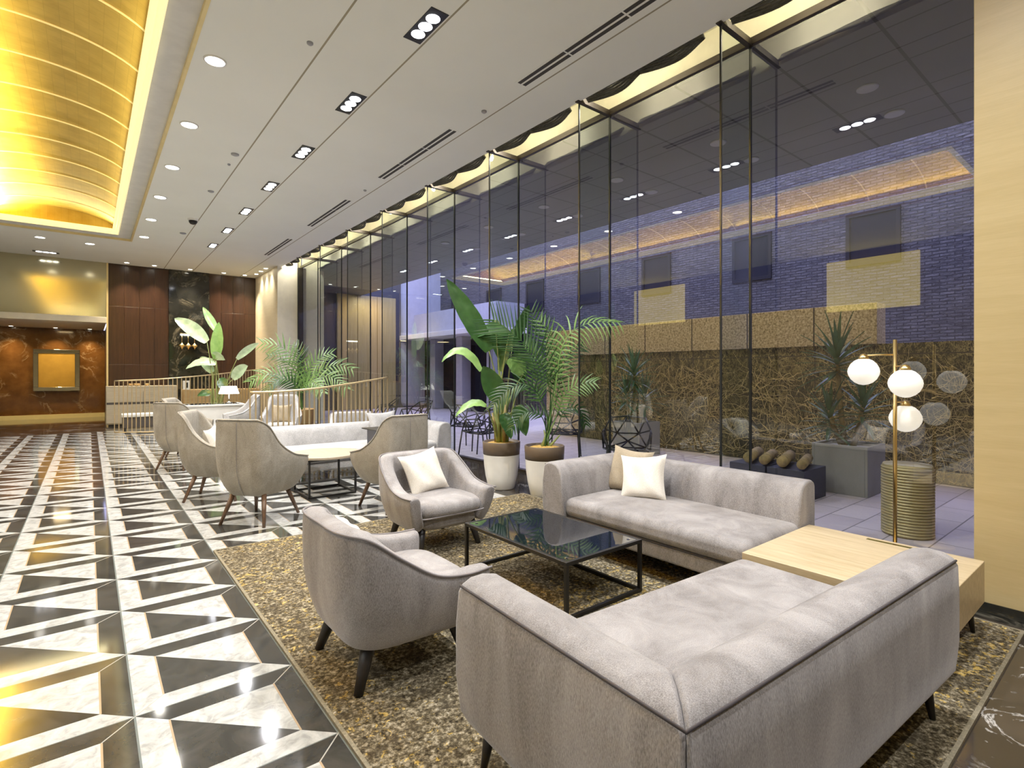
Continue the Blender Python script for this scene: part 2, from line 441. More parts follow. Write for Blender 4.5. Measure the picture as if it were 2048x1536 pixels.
def thing(name, label, cat, loc=(0, 0, 0), rz=0, group=None):
    o = bpy.data.objects.new(name, None); COL.objects.link(o); o.empty_display_size = .1
    o.location = loc; o.rotation_euler = (0, 0, rz)
    return tag(o, label, cat, group)

def struct(o): o['kind'] = 'structure'; return o

def dup(root, loc, rz=None, label=None, group=None, scale=None, rot=None):
    r = root.copy(); COL.objects.link(r); r.location = loc
    if rz is not None: r.rotation_euler = (0, 0, rz)
    if rot is not None: r.rotation_euler = rot
    if label: r['label'] = label
    if group: r['group'] = group
    if scale: r.scale = (scale,) * 3
    def rec(a, b):
        for ch in list(a.children):
            c = ch.copy(); COL.objects.link(c); c.parent = b; rec(ch, c)
    rec(root, r)
    return r

def area(name, loc, power, size, color=(1, .93, .82), rot=(0, 0, 0), shape='DISK', size_y=None, spread=PI, parent=None):
    l = bpy.data.lights.new(name, 'AREA'); l.energy = power; l.color = color; l.shape = shape; l.size = size
    if size_y: l.size_y = size_y
    l.spread = spread
    o = bpy.data.objects.new(name, l); COL.objects.link(o); o.location = loc; o.rotation_euler = rot
    if parent: o.parent = parent
    return o

def catmull(pts, n):
    P = [Vector(p) for p in pts]; P = [2 * P[0] - P[1]] + P + [2 * P[-1] - P[-2]]; out = []
    for i in range(1, len(P) - 2):
        for k in range(n):
            t = k / n; a, b, c, d = P[i - 1:i + 3]
            out.append(.5 * ((2 * b) + (c - a) * t + (2 * a - 5 * b + 4 * c - d) * t * t + (3 * b - a - 3 * c + d) * t ** 3))
    out.append(P[-2]); return out

def bez(a, b, c, n):
    a, b, c = Vector(a), Vector(b), Vector(c)
    return [(1 - t) ** 2 * a + 2 * t * (1 - t) * b + t * t * c for t in [i / n for i in range(n + 1)]]

ORD = ['first', 'second', 'third', 'fourth', 'fifth', 'sixth', 'seventh', 'eighth', 'ninth', 'tenth', 'eleventh', 'twelfth']

# ================================================================== ROOM SHELL
ZC = 4.38                       # ceiling
XG, XF = 4.75, 4.24             # glass plane, inner edge of the glass fins
FINS = [.74 + 1.68 * i for i in range(10)]      # .74 ... 15.86
YFAR, YREC = 18.1, 21.2
XL, YB = -5.2, -4.2

struct(MB().quad((XL, YB, 0), (XG, YB, 0), (XG, YREC + .1, 0), (XL, YREC + .1, 0)).build('floor', M['floor']))
# ceiling with the opening of the gold vault
OX0, OX1, OY0, OY1 = -1.845, .745, 1.60, 14.77
cb = MB()
def ring(mb, x0, y0, x1, y1, X0, Y0, X1, Y1, z):
    mb.quad((x0, y0, z), (x0, y1, z), (X0, Y1, z), (X0, Y0, z)); mb.quad((X1, Y0, z), (X1, Y1, z), (x1, y1, z), (x1, y0, z))
    mb.quad((x0, y0, z), (X0, Y0, z), (X1, Y0, z), (x1, y0, z)); mb.quad((X0, Y1, z), (x0, y1, z), (x1, y1, z), (X1, Y1, z))
ring(cb, XL, YB, XF, YFAR + 3.2, OX0, OY0, OX1, OY1, ZC)
cb.quad((XF, YB, ZC), (XF, 15.6, ZC), (XF, 15.6, ZC - .0), (XF, YB, ZC))
ceil_o = struct(cb.build('ceiling', M['ceiling']))
# recessed ring round the vault, its shade put into a greyer colour
IX0, IX1, IY0, IY1 = -1.60, .50, 1.84, 14.3
rb = MB(); ring(rb, OX0, OY0, OX1, OY1, IX0, IY0, IX1, IY1, ZC + .035)
struct(rb.build('ceiling_recess', M['ceil_shade_grey']))
tb = MB()
for (a, b, c, d) in ((OX0 - .02, OY0 - .02, OX0 + .012, OY1 + .02), (OX1 - .012, OY0 - .02, OX1 + .02, OY1 + .02), (OX0, OY0 - .02, OX1, OY0 + .012), (OX0, OY1 - .012, OX1, OY1 + .02)):
    tb.box(a, b, ZC - .012, c, d, ZC + .05)
struct(tb.build('trim_1', M['gold_trim']))
# cove cornice: sloping, stepped, the cove's light put in as glow
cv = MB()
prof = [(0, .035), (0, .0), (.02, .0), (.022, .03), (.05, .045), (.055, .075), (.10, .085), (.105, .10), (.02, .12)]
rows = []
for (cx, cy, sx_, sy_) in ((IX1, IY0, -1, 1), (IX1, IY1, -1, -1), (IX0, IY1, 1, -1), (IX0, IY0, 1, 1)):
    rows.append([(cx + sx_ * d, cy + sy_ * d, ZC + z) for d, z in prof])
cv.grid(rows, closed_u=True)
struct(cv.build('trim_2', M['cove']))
# shallow vault
vb = MB(); xc = (IX0 + IX1) / 2; hw = (IX1 - IX0) / 2 - .04; zs, rise = ZC + .10, .30
def vz(x): u = (x - xc) / hw; return zs + rise * math.sqrt(max(0, 1 - u * u * .985)) ** 1.25
rows = []
NV = 48
for j in range(NV + 1):
    y = IY0 + .04 + (IY1 - IY0 - .08) * j / NV
    rows.append([(xc + hw * math.sin((i / 32 - .5) * PI), y, vz(xc + hw * math.sin((i / 32 - .5) * PI))) for i in range(33)])
vb.grid(rows)
for y in (IY0 + .04, IY1 - .04):
    top = [(xc + hw * math.sin((i / 32 - .5) * PI), y, vz(xc + hw * math.sin((i / 32 - .5) * PI))) for i in range(33)]
    vb.grid([top, [(p[0], y, zs - .06) for p in top]])
vault = struct(vb.build('ceiling_vault', M['vault'], smooth=True))
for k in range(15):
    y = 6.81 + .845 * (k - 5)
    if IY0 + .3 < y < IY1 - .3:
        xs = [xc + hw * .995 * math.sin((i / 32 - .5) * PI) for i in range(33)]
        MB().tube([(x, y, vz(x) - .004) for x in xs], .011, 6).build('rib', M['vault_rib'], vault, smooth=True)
WARM = (1, .87, .46)
for sgn, x in ((1, IX1 - .13),):
    area('cove_strip_light', (x, (IY0 + IY1) / 2, ZC + .115), 26, .03, WARM, (0, math.radians(112 * sgn), 0), 'RECTANGLE', 12.0)
for k in range(3):
    area('haunch_light', (IX0 + .13, IY0 + 2.1 + 4.15 * k, ZC + .10), 640, .04, (1, .78, .26), (0, math.radians(-146), 0), 'RECTANGLE', 4.0, spread=1.5)
for sgn, y in ((-1, IY1 - .13), (1, IY0 + .13)):
    area('cove_end_light', (xc, y, ZC + .115), 8, 1.7, WARM, (math.radians(-112 * sgn if sgn < 0 else 112), 0, 0) if sgn > 0 else (math.radians(-112), 0, 0), 'RECTANGLE', .03)

# curtain pocket above the fins
pk = MB()
ZP = ZC + .36
pk.quad((XF, YB, ZC), (XF, 15.6, ZC), (XF, 15.6, ZP), (XF, YB, ZP))
pk.quad((XF, YB, ZP), (XF, 15.6, ZP), (XG + .02, 15.6, ZP), (XG + .02, YB, ZP))
pk.quad((XG + .02, YB, ZC + .07), (XG + .02, YB, ZP), (XG + .02, 15.6, ZP), (XG + .02, 15.6, ZC + .07))
pk.quad((XF, 15.6, ZC), (XG, 15.6, ZC), (XG, 15.6, ZP), (XF, 15.6, ZP))
struct(pk.build('ceiling_pocket', M['pocket']))
fr = MB(); fr.box(XG - .022, .7, ZC - .0, XG + .03, 15.6, ZC + .07)
struct(fr.build('trim_3', M['frame_brown'], bevel=.006))
MBb = MB(); MBb.box(XG - .04, .7, 0, XG + .04, 15.6, .03)
struct(MBb.build('trim_4', M['frame_brown']))
# windows: one pane, fin, joints per bay
ybounds = [.70] + FINS[1:9] + [15.58]
for i in range(len(ybounds) - 1):
    y0, y1 = ybounds[i], ybounds[i + 1]
    w = struct(MB().quad((XG, y0, .03), (XG, y1, .03), (XG, y1, ZC), (XG, y0, ZC)).build('window_%d' % (i + 1), M['glass']))
    if i == 0: continue
    MB().quad((XF, y0, .02), (XG - .01, y0, .02), (XG - .01, y0, ZC), (XF, y0, ZC)).build('fin', M['fin_glass'], w)
    j = MB(); j.box(XF - .008, y0 - .008, 0, XF + .006, y0 + .008, ZC)
    j.box(XG - .012, y0 - .008, 0, XG + .012, y0 + .008, ZC)
    j.build('glass_joint', M['joint'], w)
    k = MB(); k.box(XF - .04, y0 - .025, ZC - .01, XG, y0 + .025, ZC + .05)
    k.build('fin_channel', M['frame_brown'], w)
    k = MB(); k.box(XF - .02, y0 - .02, 0, XF + .04, y0 + .02, .06)
    k.build('foot_bracket', M['black'], w)
# walls
r = MB().box(3.92, YB, 0, 5.4, .70, ZC + .5); struct(r.build('wall_right', M['cream_wall'], bevel=.004))
struct(MB().box(3.912, YB, 0, 3.925, .705, .09).build('baseboard_right', M['black_marble']))
struct(MB().box(XL - .2, YB, 0, XL, YREC + .2, ZC + .5).build('wall_left', M['room_wall']))
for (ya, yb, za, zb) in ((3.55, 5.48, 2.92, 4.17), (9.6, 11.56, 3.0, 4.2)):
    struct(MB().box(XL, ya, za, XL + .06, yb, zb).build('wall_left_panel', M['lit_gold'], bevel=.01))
struct(MB().box(XL, YB - .2, 0, 5.4, YB, ZC + .5).build('wall_back', M['cream_wall']))
# far wall: dark wood, black marble, dark wood, cream pillar
XW0, XM0, XM1, XW1 = .41, 1.80, 2.82, 4.11
def panel_wall(x0, x1, n):
    mb = MB()
    for k in range(n):
        for (za, zb) in ((0, 1.62), (1.625, 3.22), (3.225, ZC)):
            a = x0 + (x1 - x0) * k / n; b = x0 + (x1 - x0) * (k + 1) / n
            mb.box(a + .004, YFAR, za, b - .004, YFAR + .12, zb)
    mb.box(x0, YFAR + .01, 0, x1, YFAR + .2, ZC)
    return mb
struct(panel_wall(XW0, XM0, 4).build('wall_far_wood', M['dark_wood'], bevel=.004))
struct(MB().box(XM0, YFAR - .03, 0, XM1, YFAR + .2, ZC).build('wall_far_marble', M['black_marble']))
struct(panel_wall(XM1, XW1, 4).build('wall_far_panelling', M['dark_wood'], bevel=.004))
pl = MB().box(4.11, 15.6, 0, 5.4, YFAR + .2, ZC + .0); struct(pl.build('wall_pillar', M['cream_pillar'], bevel=.004))
struct(MB().box(4.105, 15.585, 0, 4.70, 15.62, ZC).build('wall_pillar_face', M['pillar_white']))
struct(MB().box(4.64, 15.50, 0, 4.78, 15.60, ZC).build('trim_5', M['frame_brown'], bevel=.004))
# left recess beyond the far wall: frosted gold glass above, marble wall behind
ZR = 2.74
struct(MB().box(XL, YFAR, ZR + .16, XW0 - .04, YFAR + .1, ZC).build('wall_far_glass', M['gold_glass']))
struct(MB().box(XW0 - .04, YFAR - .02, 0, XW0, YFAR + .25, ZC).build('trim_6', M['gold_trim']))
struct(MB().box(XL, YFAR - .05, ZR, XW0 - .04, YREC + .2, ZR + .16).build('ceiling_recess_soffit', M['white_cornice'], bevel=.01))
struct(MB().box(XL, YREC, 0, XW0, YREC + .2, ZR).build('wall_recess_marble', M['brown_marble']))
struct(MB().box(XW0 - .02, YFAR + .2, 0, XW0 + .1, YREC + .2, ZR).build('wall_recess_side', M['dark_wood']))
struct(MB().box(XL, YREC - .03, 0, XW0 - .02, YREC, .13).build('lit_band_recess', M['lit_band']))  # lit floor band, its light wash put into gold colour and glow
# gold panel in a mirrored frame on the marble
px0, px1, pz0, pz1 = -1.30, -.22, .84, 2.10
pic = thing('framed_panel', 'square gold panel in a mirrored frame on the brown marble wall', 'picture', ((px0 + px1) / 2, YREC - .01, pz0))
hw_ = (px1 - px0) / 2; hh = pz1 - pz0
mb = MB().box(-hw_, -.05, 0, hw_, -.02, .12).box(-hw_, -.05, hh - .12, hw_, -.02, hh).box(-hw_, -.05, .12, -hw_ + .12, -.02, hh - .12).box(hw_ - .12, -.05, .12, hw_, -.02, hh - .12)
mb.build('frame', M['mirror_frame'], pic, bevel=.01)
MB().box(-hw_ + .11, -.035, .11, hw_ - .11, .005, hh - .11).build('panel', M['gold_art'], pic)

# ------------------------------------------------------------------ ceiling fixtures
def spot_fixture():
    t = thing('downlight', '', 'downlight', (0, 0, ZC))
    MB().lathe([(.085, -.012), (.098, -.012), (.10, -.004), (.10, .0), (.085, 0.0)], 28, cap=False).build('trim_ring', M['ceil_trim'], t, smooth=True)
    MB().lathe([(.0, -.006), (.085, -.006)], 28).build('lens', M['lamp_disc'], t)
    return t
DL = spot_fixture()
dl_first = [True]
def place_dl(x, y, label, group, scale=1, z=ZC, power=0, color=(1, .955, .87), spread=2.2):
    if dl_first[0]:
        o = DL; dl_first[0] = False; o.location = (x, y, z); o['label'] = label; o['group'] = group; o.scale = (scale,) * 3
    else:
        o = dup(DL, (x, y, z), 0, label, group, scale)
    if power: area('downlight_lamp', (x, y, z - .02), power, .13, color, spread=spread)
    return o
P_DL, P_TR = 24, 52
for n in range(6):
    place_dl(.946, 5.75 + 1.675 * n, 'round recessed downlight beside the gold vault, %s from the camera end of its row' % ORD[n], 'round downlights beside the vault', power=P_DL)
for n in range(2):
    area('downlight_lamp', (.946, 5.75 - 1.675 * (n + 1), ZC - .02), P_DL, .13, (1, .955, .87), spread=2.2)
for n in range(8):
    area('downlight_lamp', (-2.05, 2.4 + 1.675 * n, ZC - .02), P_DL, .13, (1, .955, .87), spread=2.2)
for i, (px, py) in enumerate(((80, 474), (180, 487))):
    p = at(px, py, 2.198 / ((HZ - py) / FPX))
    place_dl(p.x, p.y, ('left' if i == 0 else 'right') + ' of the two round downlights past the far end of the vault', 'round downlights past the vault end', power=20)
wl = ['above the left wood panels', 'above the middle of the left wood panels', 'above the black marble', 'above the right wood panels', 'at the pillar end of the right wood panels']
for i, x in enumerate((.80, 1.42, 2.28, 3.15, 3.72)):
    place_dl(x, YFAR - .38, 'small round spotlight washing the far wall ' + wl[i], 'wall-wash spotlights', .62, power=24, color=(1, .8, .55), spread=1.3)
for i, y in enumerate((16.2, 16.75, 17.3)):
    place_dl(3.95, y, 'small round spotlight grazing the cream pillar, %s from the camera' % ORD[i], 'pillar spotlights', .62, power=7, color=(1, .9, .7), spread=1.5)
for i, x in enumerate((-1.75, -.78, .02)):
    place_dl(x, YREC - .35, ['left', 'middle', 'right'][i] + ' small spotlight in the low soffit over the brown marble wall', 'soffit spotlights', .62, z=ZR, power=13, color=(1, .72, .35), spread=1.6)
area('recess_lamp', (-2.4, 19.6, ZR - .02), 8, .5, (1, .72, .35))
area('recess_lamp', (-.6, 19.9, ZR - .02), 8, .4, (1, .72, .35))

def triple():
    t = thing('triple_spotlight', '', 'ceiling spotlight', (0, 0, ZC))
    mb = MB().box(-.085, -.25, -.006, .085, .25, .0)
    mb.build('housing', M['black'], t, bevel=.002)
    MB().box(.085, -.25, -.004, .093, .25, 0).build('edge_strip', M['ceil_trim'], t)
    for k in (-1, 0, 1):
        b = MB().lathe([(.0, -.009), (.057, -.009), (.06, -.006)], 24); b.v = [(x, y + k * .13, z) for x, y, z in b.v]
        b.build('lens', M['lamp_cool'], t)
    return t
TR = triple()
for n in range(8):
    y = 4.04 + 1.675 * (n - 1)
    if n == 7: continue
    o = TR if n == 0 else dup(TR, (2.275, y, ZC), 0)
    o.location = (2.275, y, ZC)
    tag(o, 'black recessed ceiling box with three white spotlights, %s' % (['beyond the top edge, seen mirrored', 'largest and nearest to the camera', 'second nearest to the camera', 'third nearest to the camera', 'fourth nearest to the camera', 'fifth nearest, before the last two', 'sixth, next to the farthest'][n]), group='triple ceiling spotlights')
o = dup(TR, (2.275, 4.04 + 1.675 * 6, ZC), 0, 'black recessed ceiling box with three white spotlights, farthest of the row', 'triple ceiling spotlights')
for n in range(-2, 8):
    area('spot_lamp', (2.275, 4.04 + 1.675 * (n - 1), ZC - .02), P_TR, .11, (.985, .985, 1), spread=2.3)
    if n % 2 == 0: area('spot_lamp', (-3.6, 4.04 + 1.675 * (n - 1), ZC - .02), P_TR, .11, (.985, .985, 1), spread=2.3)
# far linear spotlight
p = at(92, 504, 2.198 / ((HZ - 504) / FPX))
o = dup(TR, (p.x, p.y, ZC), PI / 2, 'thin black ceiling spotlight box over the gold glass, far left corner'); o['group'] = 'triple ceiling spotlights'
# vents
def vent():
    t = thing('air_vent', '', 'ceiling vent', (0, 0, ZC))
    MB().box(-.075, -1.05, -.004, .075, 1.05, 0).build('frame', M['ceiling'], t, bevel=.002)
    mb = MB()
    for x in (-.033, .033):
        for k in range(3): mb.box(x - .02, -1.03 + .69 * k, -.007, x + .02, -1.03 + .69 * k + .67, -.0041)
    mb.build('slot', M['vent_dark'], t)
    return t
VT = vent()
for n in range(4):
    o = VT if n == 0 else dup(VT, (0, 0, 0), 0)
    o.location = (3.51, 3.20 + 3.38 * n, ZC)
    tag(o, 'long slotted linear air vent in the ceiling, ' + ['nearest to the camera at the top edge', 'second from the camera', 'third from the camera', 'farthest and smallest of the row'][n], group='linear ceiling vents')
# dome camera, sprinklers, detectors
p = at(386, 438, 2.198 / ((HZ - 438) / FPX))
cam_t = thing('dome_camera', 'small black dome security camera on the ceiling', 'security camera', (p.x, p.y, ZC))
MB().lathe([(.09, 0), (.09, -.03), (.075, -.035)], 24, cap=False).build('base_ring', M['ceil_trim'], cam_t, smooth=True)
MB().lathe([(.075, -.03), (.07, -.07), (.045, -.1), (0, -.112)], 24).build('dome', M['black'], cam_t, smooth=True)
dets = [(620, 85, .028, 'tiny dark sprinkler head between the two near ceiling seams'), (470, 308, .05, 'flat grey round ceiling detector halfway along the seam'),
        (458, 328, .02, 'tiny dark sprinkler beside the grey ceiling detector'), (422, 382, .045, 'small grey ceiling speaker disc beyond the detector'),
        (366, 466, .06, 'flat grey ceiling disc beside the dome camera'), (968, 222, .03, 'small dark ceiling sensor beside the second vent'), (730, 380, .025, 'small dark ceiling sensor beside the third vent')]
for (px, py, r_, lab) in dets:
    p = at(px, py, 2.198 / ((HZ - py) / FPX))
    o = MB().lathe([(r_, 0), (r_, -.012), (r_ * .6, -.022), (0, -.024)], 20).build('ceiling_sensor', M['grey_disc'], smooth=True, loc=(p.x, p.y, ZC))
    tag(o, lab, 'ceiling sensor')
# swagged dark blinds in the pocket, one per bay, and pocket lamps
for i in range(9):
    y0 = FINS[i] if i else .70
    y1 = (FINS + [15.6])[i + 1] if i < 8 else 15.55
    mb = MB(); a, b = y0 + .2, y1 - .06; mid = (a + b) / 2
    for s0, s1 in ((a, mid), (mid, b)):
        for k in range(6):
            dep = .016 + .012 * k
            pts = []
            for j in range(13):
                u = j / 12
                pts.append((XF + .015 + dep * math.sin(PI * u) ** 1.2 + .012 * k + .004 * math.sin(9 * u + k), s0 + (s1 - s0) * u, ZC + .075 - .014 * k - .02 * math.sin(PI * u)))
            mb.tube(pts, .014, 6)
    o = recentre(mb.build('swag_blind', M['swag'], smooth=True))
    tag(o, 'dark gathered swag blind at the ceiling edge, %s bay from the camera' % ORD[i], 'blind', 'swag blinds along the glass wall')
    area('pocket_lamp', (XG - .10, mid + .25, ZC + .20), 15.0, .12, (1, .93, .74), (0, math.radians(75), 0))

# ================================================================== FURNITURE
def sofa(name, label, Ls, D, mat, mirror=False, loc=(0, 0, 0), rz=0, seat_mat=None, z0=.145, hb=.655):
    t = thing(name, label, 'sofa', loc, rz)
    k = hb / .655
    prof = [(.045, z0), (.012, .20), (0, .32), (0, .50), (.004, .61 * k), (.018, .635 * k), (.05, .652 * k), (.10, .655 * k), (.15, .643 * k), (.19, .615 * k), (.215, .56 * k), (.232, .48), (.24, .40), (.24, .20), (.22, z0)]
    mx = (lambda x: Ls - x) if mirror else (lambda x: x)
    def sweep(fn, n, name):
        rows = []
        for i in range(n + 1):
            rows.append([fn(d, z, i / n) for d, z in prof])
        mb = MB().grid(rows, closed_v=True, flip=mirror)
        m_ = len(prof)
        mb.f.append(tuple(range(m_)) if mirror else tuple(range(m_))[::-1]); mb.f.append((tuple(n * m_ + k for k in range(m_))) if not mirror else tuple(n * m_ + k for k in range(m_))[::-1])
        o = mb.build(name, mat, t, smooth=True, bevel=.018, seg=3, angle=60)
        return o
    # arm: from the front (y = D) to the mitre; back: from the mitre to the open end
    sweep(lambda d, z, u: (mx(d), d + (D - .02 * ((z - .4) / .25) ** 2 - d) * (1 - u), z), 8, 'arm')
    sweep(lambda d, z, u: (mx(d + (Ls - d) * u), d, z), 14, 'backrest')
    # piping on the outer top seam
    sp = (.010, .628 * k)
    pts = [(mx(sp[0]), D - .03, sp[1] + .002)] + [(mx(sp[0]), D * (1 - i / 6) + sp[0], sp[1] + .002) for i in range(1, 6)] + [(mx(sp[0]), sp[0], sp[1] + .002)] + [(mx(Ls * i / 10), sp[0], sp[1] + .002) for i in range(1, 10)] + [(mx(Ls - .02), sp[0], sp[1] + .002)]
    MB().tube(pts, .0045, 6).build('seam', M['seam'], t, smooth=True)
    xa, xb = .235, Ls - .002
    def rbox(x0, y0, za, x1, y1, zb, nm, bev, crown=0):
        nx, ny = 10, 8; rows = []
        mb = MB()
        top = [[(mx(x0 + (x1 - x0) * i / nx), y0 + (y1 - y0) * j / ny, zb + crown * (1 - (2 * i / nx - 1) ** 4) * (1 - (2 * j / ny - 1) ** 4)) for j in range(ny + 1)] for i in range(nx + 1)]
        bot = [[(p[0], p[1], za) for p in r_] for r_ in top]
        mb.grid(top, flip=not mirror); mb.grid(bot, flip=mirror)
        ring_i = [(i, 0) for i in range(nx)] + [(nx, j) for j in range(ny)] + [(i, ny) for i in range(nx, 0, -1)] + [(0, j) for j in range(ny, 0, -1)]
        W = ny + 1; T = (nx + 1) * W
        for q in range(len(ring_i)):
            (i, j), (i2, j2) = ring_i[q], ring_i[(q + 1) % len(ring_i)]
            f = (i * W + j, i2 * W + j2, T + i2 * W + j2, T + i * W + j)
            mb.f.append(f[::-1] if not mirror else f)
        # weld top/bottom rims is implicit: side faces reuse the grid vertices
        return mb.build(nm, seat_mat or mat, t, smooth=True, bevel=bev, seg=5, angle=50)
    rbox(xa - .01, .20, z0, xb - .02, D - .06, .25, 'base', .02)
    rbox(xa - .02, .20, .252, xb, D - .03, .395, 'seat', .055, .012)
    MB().tube([(mx(xa), D - .052, .251), (mx(xb - .06), D - .052, .251)], .004, 6).build('seat_seam', M['seam'], t, smooth=True)
    for (x, y, dx, dy) in ((.09, D - .10, -.02, .02), (.09, .09, -.02, -.02), (Ls - .09, .09, .02, -.02), (Ls - .09, D - .14, .02, .02)):
        MB().tube([(mx(x), y, z0 + .02), (mx(x + dx), y + dy, 0)], [.024, .011], 12).build('leg', M['dark_leg'], t, smooth=True)
    return t

sofa('sofa', 'grey velvet sofa with its back and one arm towards the camera, largest in front', 1.72, .95, M['velvet'], loc=(.935, .605, .012), rz=math.radians(-3.1), z0=.14)
sofa('sofa', 'grey velvet sofa against the glass wall holding two cushions', 1.68, .95, M['velvet'], mirror=True, loc=(3.79, 1.485, .012), rz=PI / 2, z0=.14)
sofa('sofa', 'long pale grey sofa behind the round table, in front of the railing', 2.62, 1.03, M['pale_fabric'], loc=(4.16, 7.64, 0), rz=PI, z0=.15)

def shell_chair(name, label, half, hts, z0, thick, bscale, mat, legmat, seat, legs, loc, rz, cat='armchair', group=None, leg_r=(.024, .014), back_seam=False):
    t = thing(name, label, cat, loc, rz, group)
    hp = [(x, y, h) for (x, y), h in zip(half, hts)]
    right = catmull(hp, 6)
    right[0] = Vector((0, right[0].y, right[0].z))
    pts = [Vector((-p.x, p.y, p.z)) for p in right[:0:-1]] + right
    n = len(pts); cy = -.02
    rows = []; pipe = []
    for i, p in enumerate(pts):
        tg = (pts[min(i + 1, n - 1)] - pts[max(i - 1, 0)]); tg.z = 0; tg.normalize()
        nx = Vector((tg.y, -tg.x, 0))         # outward
        h = p.z
        e = min(i, n - 1 - i); tk = thick * (1 if e > 2 else (.80 + .08 * e)); 
        def P(inset, z):
            f = (z - z0) / .30
            sc = bscale + (1 - bscale) * (1 - (1 - min(1, f)) ** 2.0) 
            q = Vector((p.x * sc, cy + (p.y - cy) * (sc if p.y < .1 else .9 * sc + .1), 0)) - nx * inset
            return (q.x, q.y, z)
        ring_ = [P(.02, z0), P(0, z0 + .05 * (h - z0)), P(0, z0 + .22 * (h - z0)), P(0, z0 + .45 * (h - z0)), P(0, z0 + .7 * (h - z0)), P(0, h - .04), P(.006, h - .012), P(.028, h),
                 P(tk - .028, h), P(tk - .006, h - .014), P(tk, h - .05), P(tk, z0 + .62 * (h - z0)), P(tk, z0 + .35 * (h - z0)), P(tk, z0 + .04)]
        rows.append(ring_); pipe.append(P(.004, h - .008))
        if i == n // 2: spine = [P(-.002, z0 + (h - .03 - z0) * q / 10) for q in range(11)]
    mb = MB().grid(rows, closed_v=True); m_ = len(rows[0])
    mb.f.append(tuple(range(m_))[::-1]); mb.f.append(tuple((n - 1) * m_ + k for k in range(m_)))
    mb.build('shell', mat, t, smooth=True, sub=1, bevel=.016, seg=2, angle=62)
    MB().tube(pipe, .006, 6).build('piping', M['piping'] if mat is M['velvet'] else mat, t, smooth=True)
    if back_seam: MB().tube(spine, .0022, 5).build('back_seam', M['piping'], t, smooth=True)
    # seat cushion: rounded plan, bulging
    (sw, sy0, sy1, sz0, sz1) = seat
    def slab(w, y0, y1, za, zb, nm, puff, w2=None):
        rows = []; NS = 28
        for (f, z) in ((.0, za), (.90, za), (.985, za + .25 * (zb - za)), (1.0, za + .5 * (zb - za)), (.97, za + .8 * (zb - za)), (.88, zb), (.6, zb + puff * .6), (.3, zb + puff * .95), (0, zb + puff)):
            r_ = []
            for k in range(NS):
                a = 2 * PI * k / NS; c_, s_ = math.cos(a), math.sin(a)
                x = math.copysign(abs(c_) ** .45, c_); y = math.copysign(abs(s_) ** .45, s_)
                ww = w if y > 0 else w - (w - (w2 or w)) * (-y)
                r_.append((x * ww * f, (y0 + y1) / 2 + y * (y1 - y0) / 2 * f, z))
            rows.append(r_)
        MB().grid(rows, closed_v=True).build(nm, mat, t, smooth=True)
    slab(sw * bscale ** .3, sy0 + .03, sy1 - .05, z0 + .005, sz0 + .01, 'base', 0, sw * .8 * bscale ** .3)
    slab(sw, sy0, sy1, sz0, sz1, 'seat_cushion', .02, sw * .8)
    pts2 = []
    for k in range(25):
        x = -sw * .93 + sw * 1.86 * k / 24
        pts2.append((x, sy1 - .012 - .10 * max(0, abs(x) / sw - .8), sz0 + .018))
    MB().tube(pts2, .006, 6).build('cushion_piping', M['piping'], t, smooth=True)
    for (x, y, dx, dy) in legs:
        MB().tube([(x, y, z0 + .03), (x + dx, y + dy, 0)], list(leg_r), 12).build('leg', legmat, t, smooth=True)
    return t

TUB = dict(half=[(0, -.36), (.17, -.36), (.28, -.335), (.355, -.26), (.385, -.13), (.392, .03), (.395, .19), (.385, .33)],
           hts=[.70, .70, .70, .68, .585, .485, .455, .455], z0=.175, thick=.115, bscale=.80,
           seat=(.295, -.27, .34, .27, .385), legs=[(-.20, -.20, -.045, -.07), (.20, -.20, .045, -.07), (-.22, .20, -.04, .06), (.22, .20, .04, .06)])
tub1 = shell_chair('armchair', 'grey velvet tub armchair in front, seen from behind its back', mat=M['velvet'], legmat=M['dark_leg'], loc=(1.155, 2.385, .012), rz=-PI / 2, leg_r=(.034, .020), group='tub armchairs on the rug', **TUB)
tub2 = dup(tub1, (2.175, 3.73, .012), PI, 'grey velvet tub armchair behind the glass coffee table with a cream cushion', 'tub armchairs on the rug')
tub3 = shell_chair('armchair', 'pale low armchair behind the railing, close to the glass wall', mat=M['pale_fabric'], legmat=M['dark_leg'], loc=(3.53, 8.75, 0), rz=PI * .9, **TUB)

HI = dict(half=[(0, -.34), (.13, -.34), (.215, -.325), (.265, -.25), (.30, -.14), (.34, .0), (.355, .13), (.335, .26)],
          hts=[.965, .965, .96, .90, .74, .635, .60, .575], z0=.26, thick=.07, bscale=.66,
          seat=(.285, -.24, .29, .36, .455), legs=[(-.15, -.17, -.07, -.10), (.15, -.17, .07, -.10), (-.16, .15, -.07, .10), (.16, .15, .07, .10)])
def face(dx, dy): return math.atan2(-dx, dy)
hiA = shell_chair('high_back_armchair', 'taupe high-back armchair nearest the camera, its back towards us', mat=M['chair_fabric'], legmat=M['walnut'], loc=(1.27, 5.38, 0), rz=face(.75, .66), group='high-back armchairs', back_seam=True, **HI)
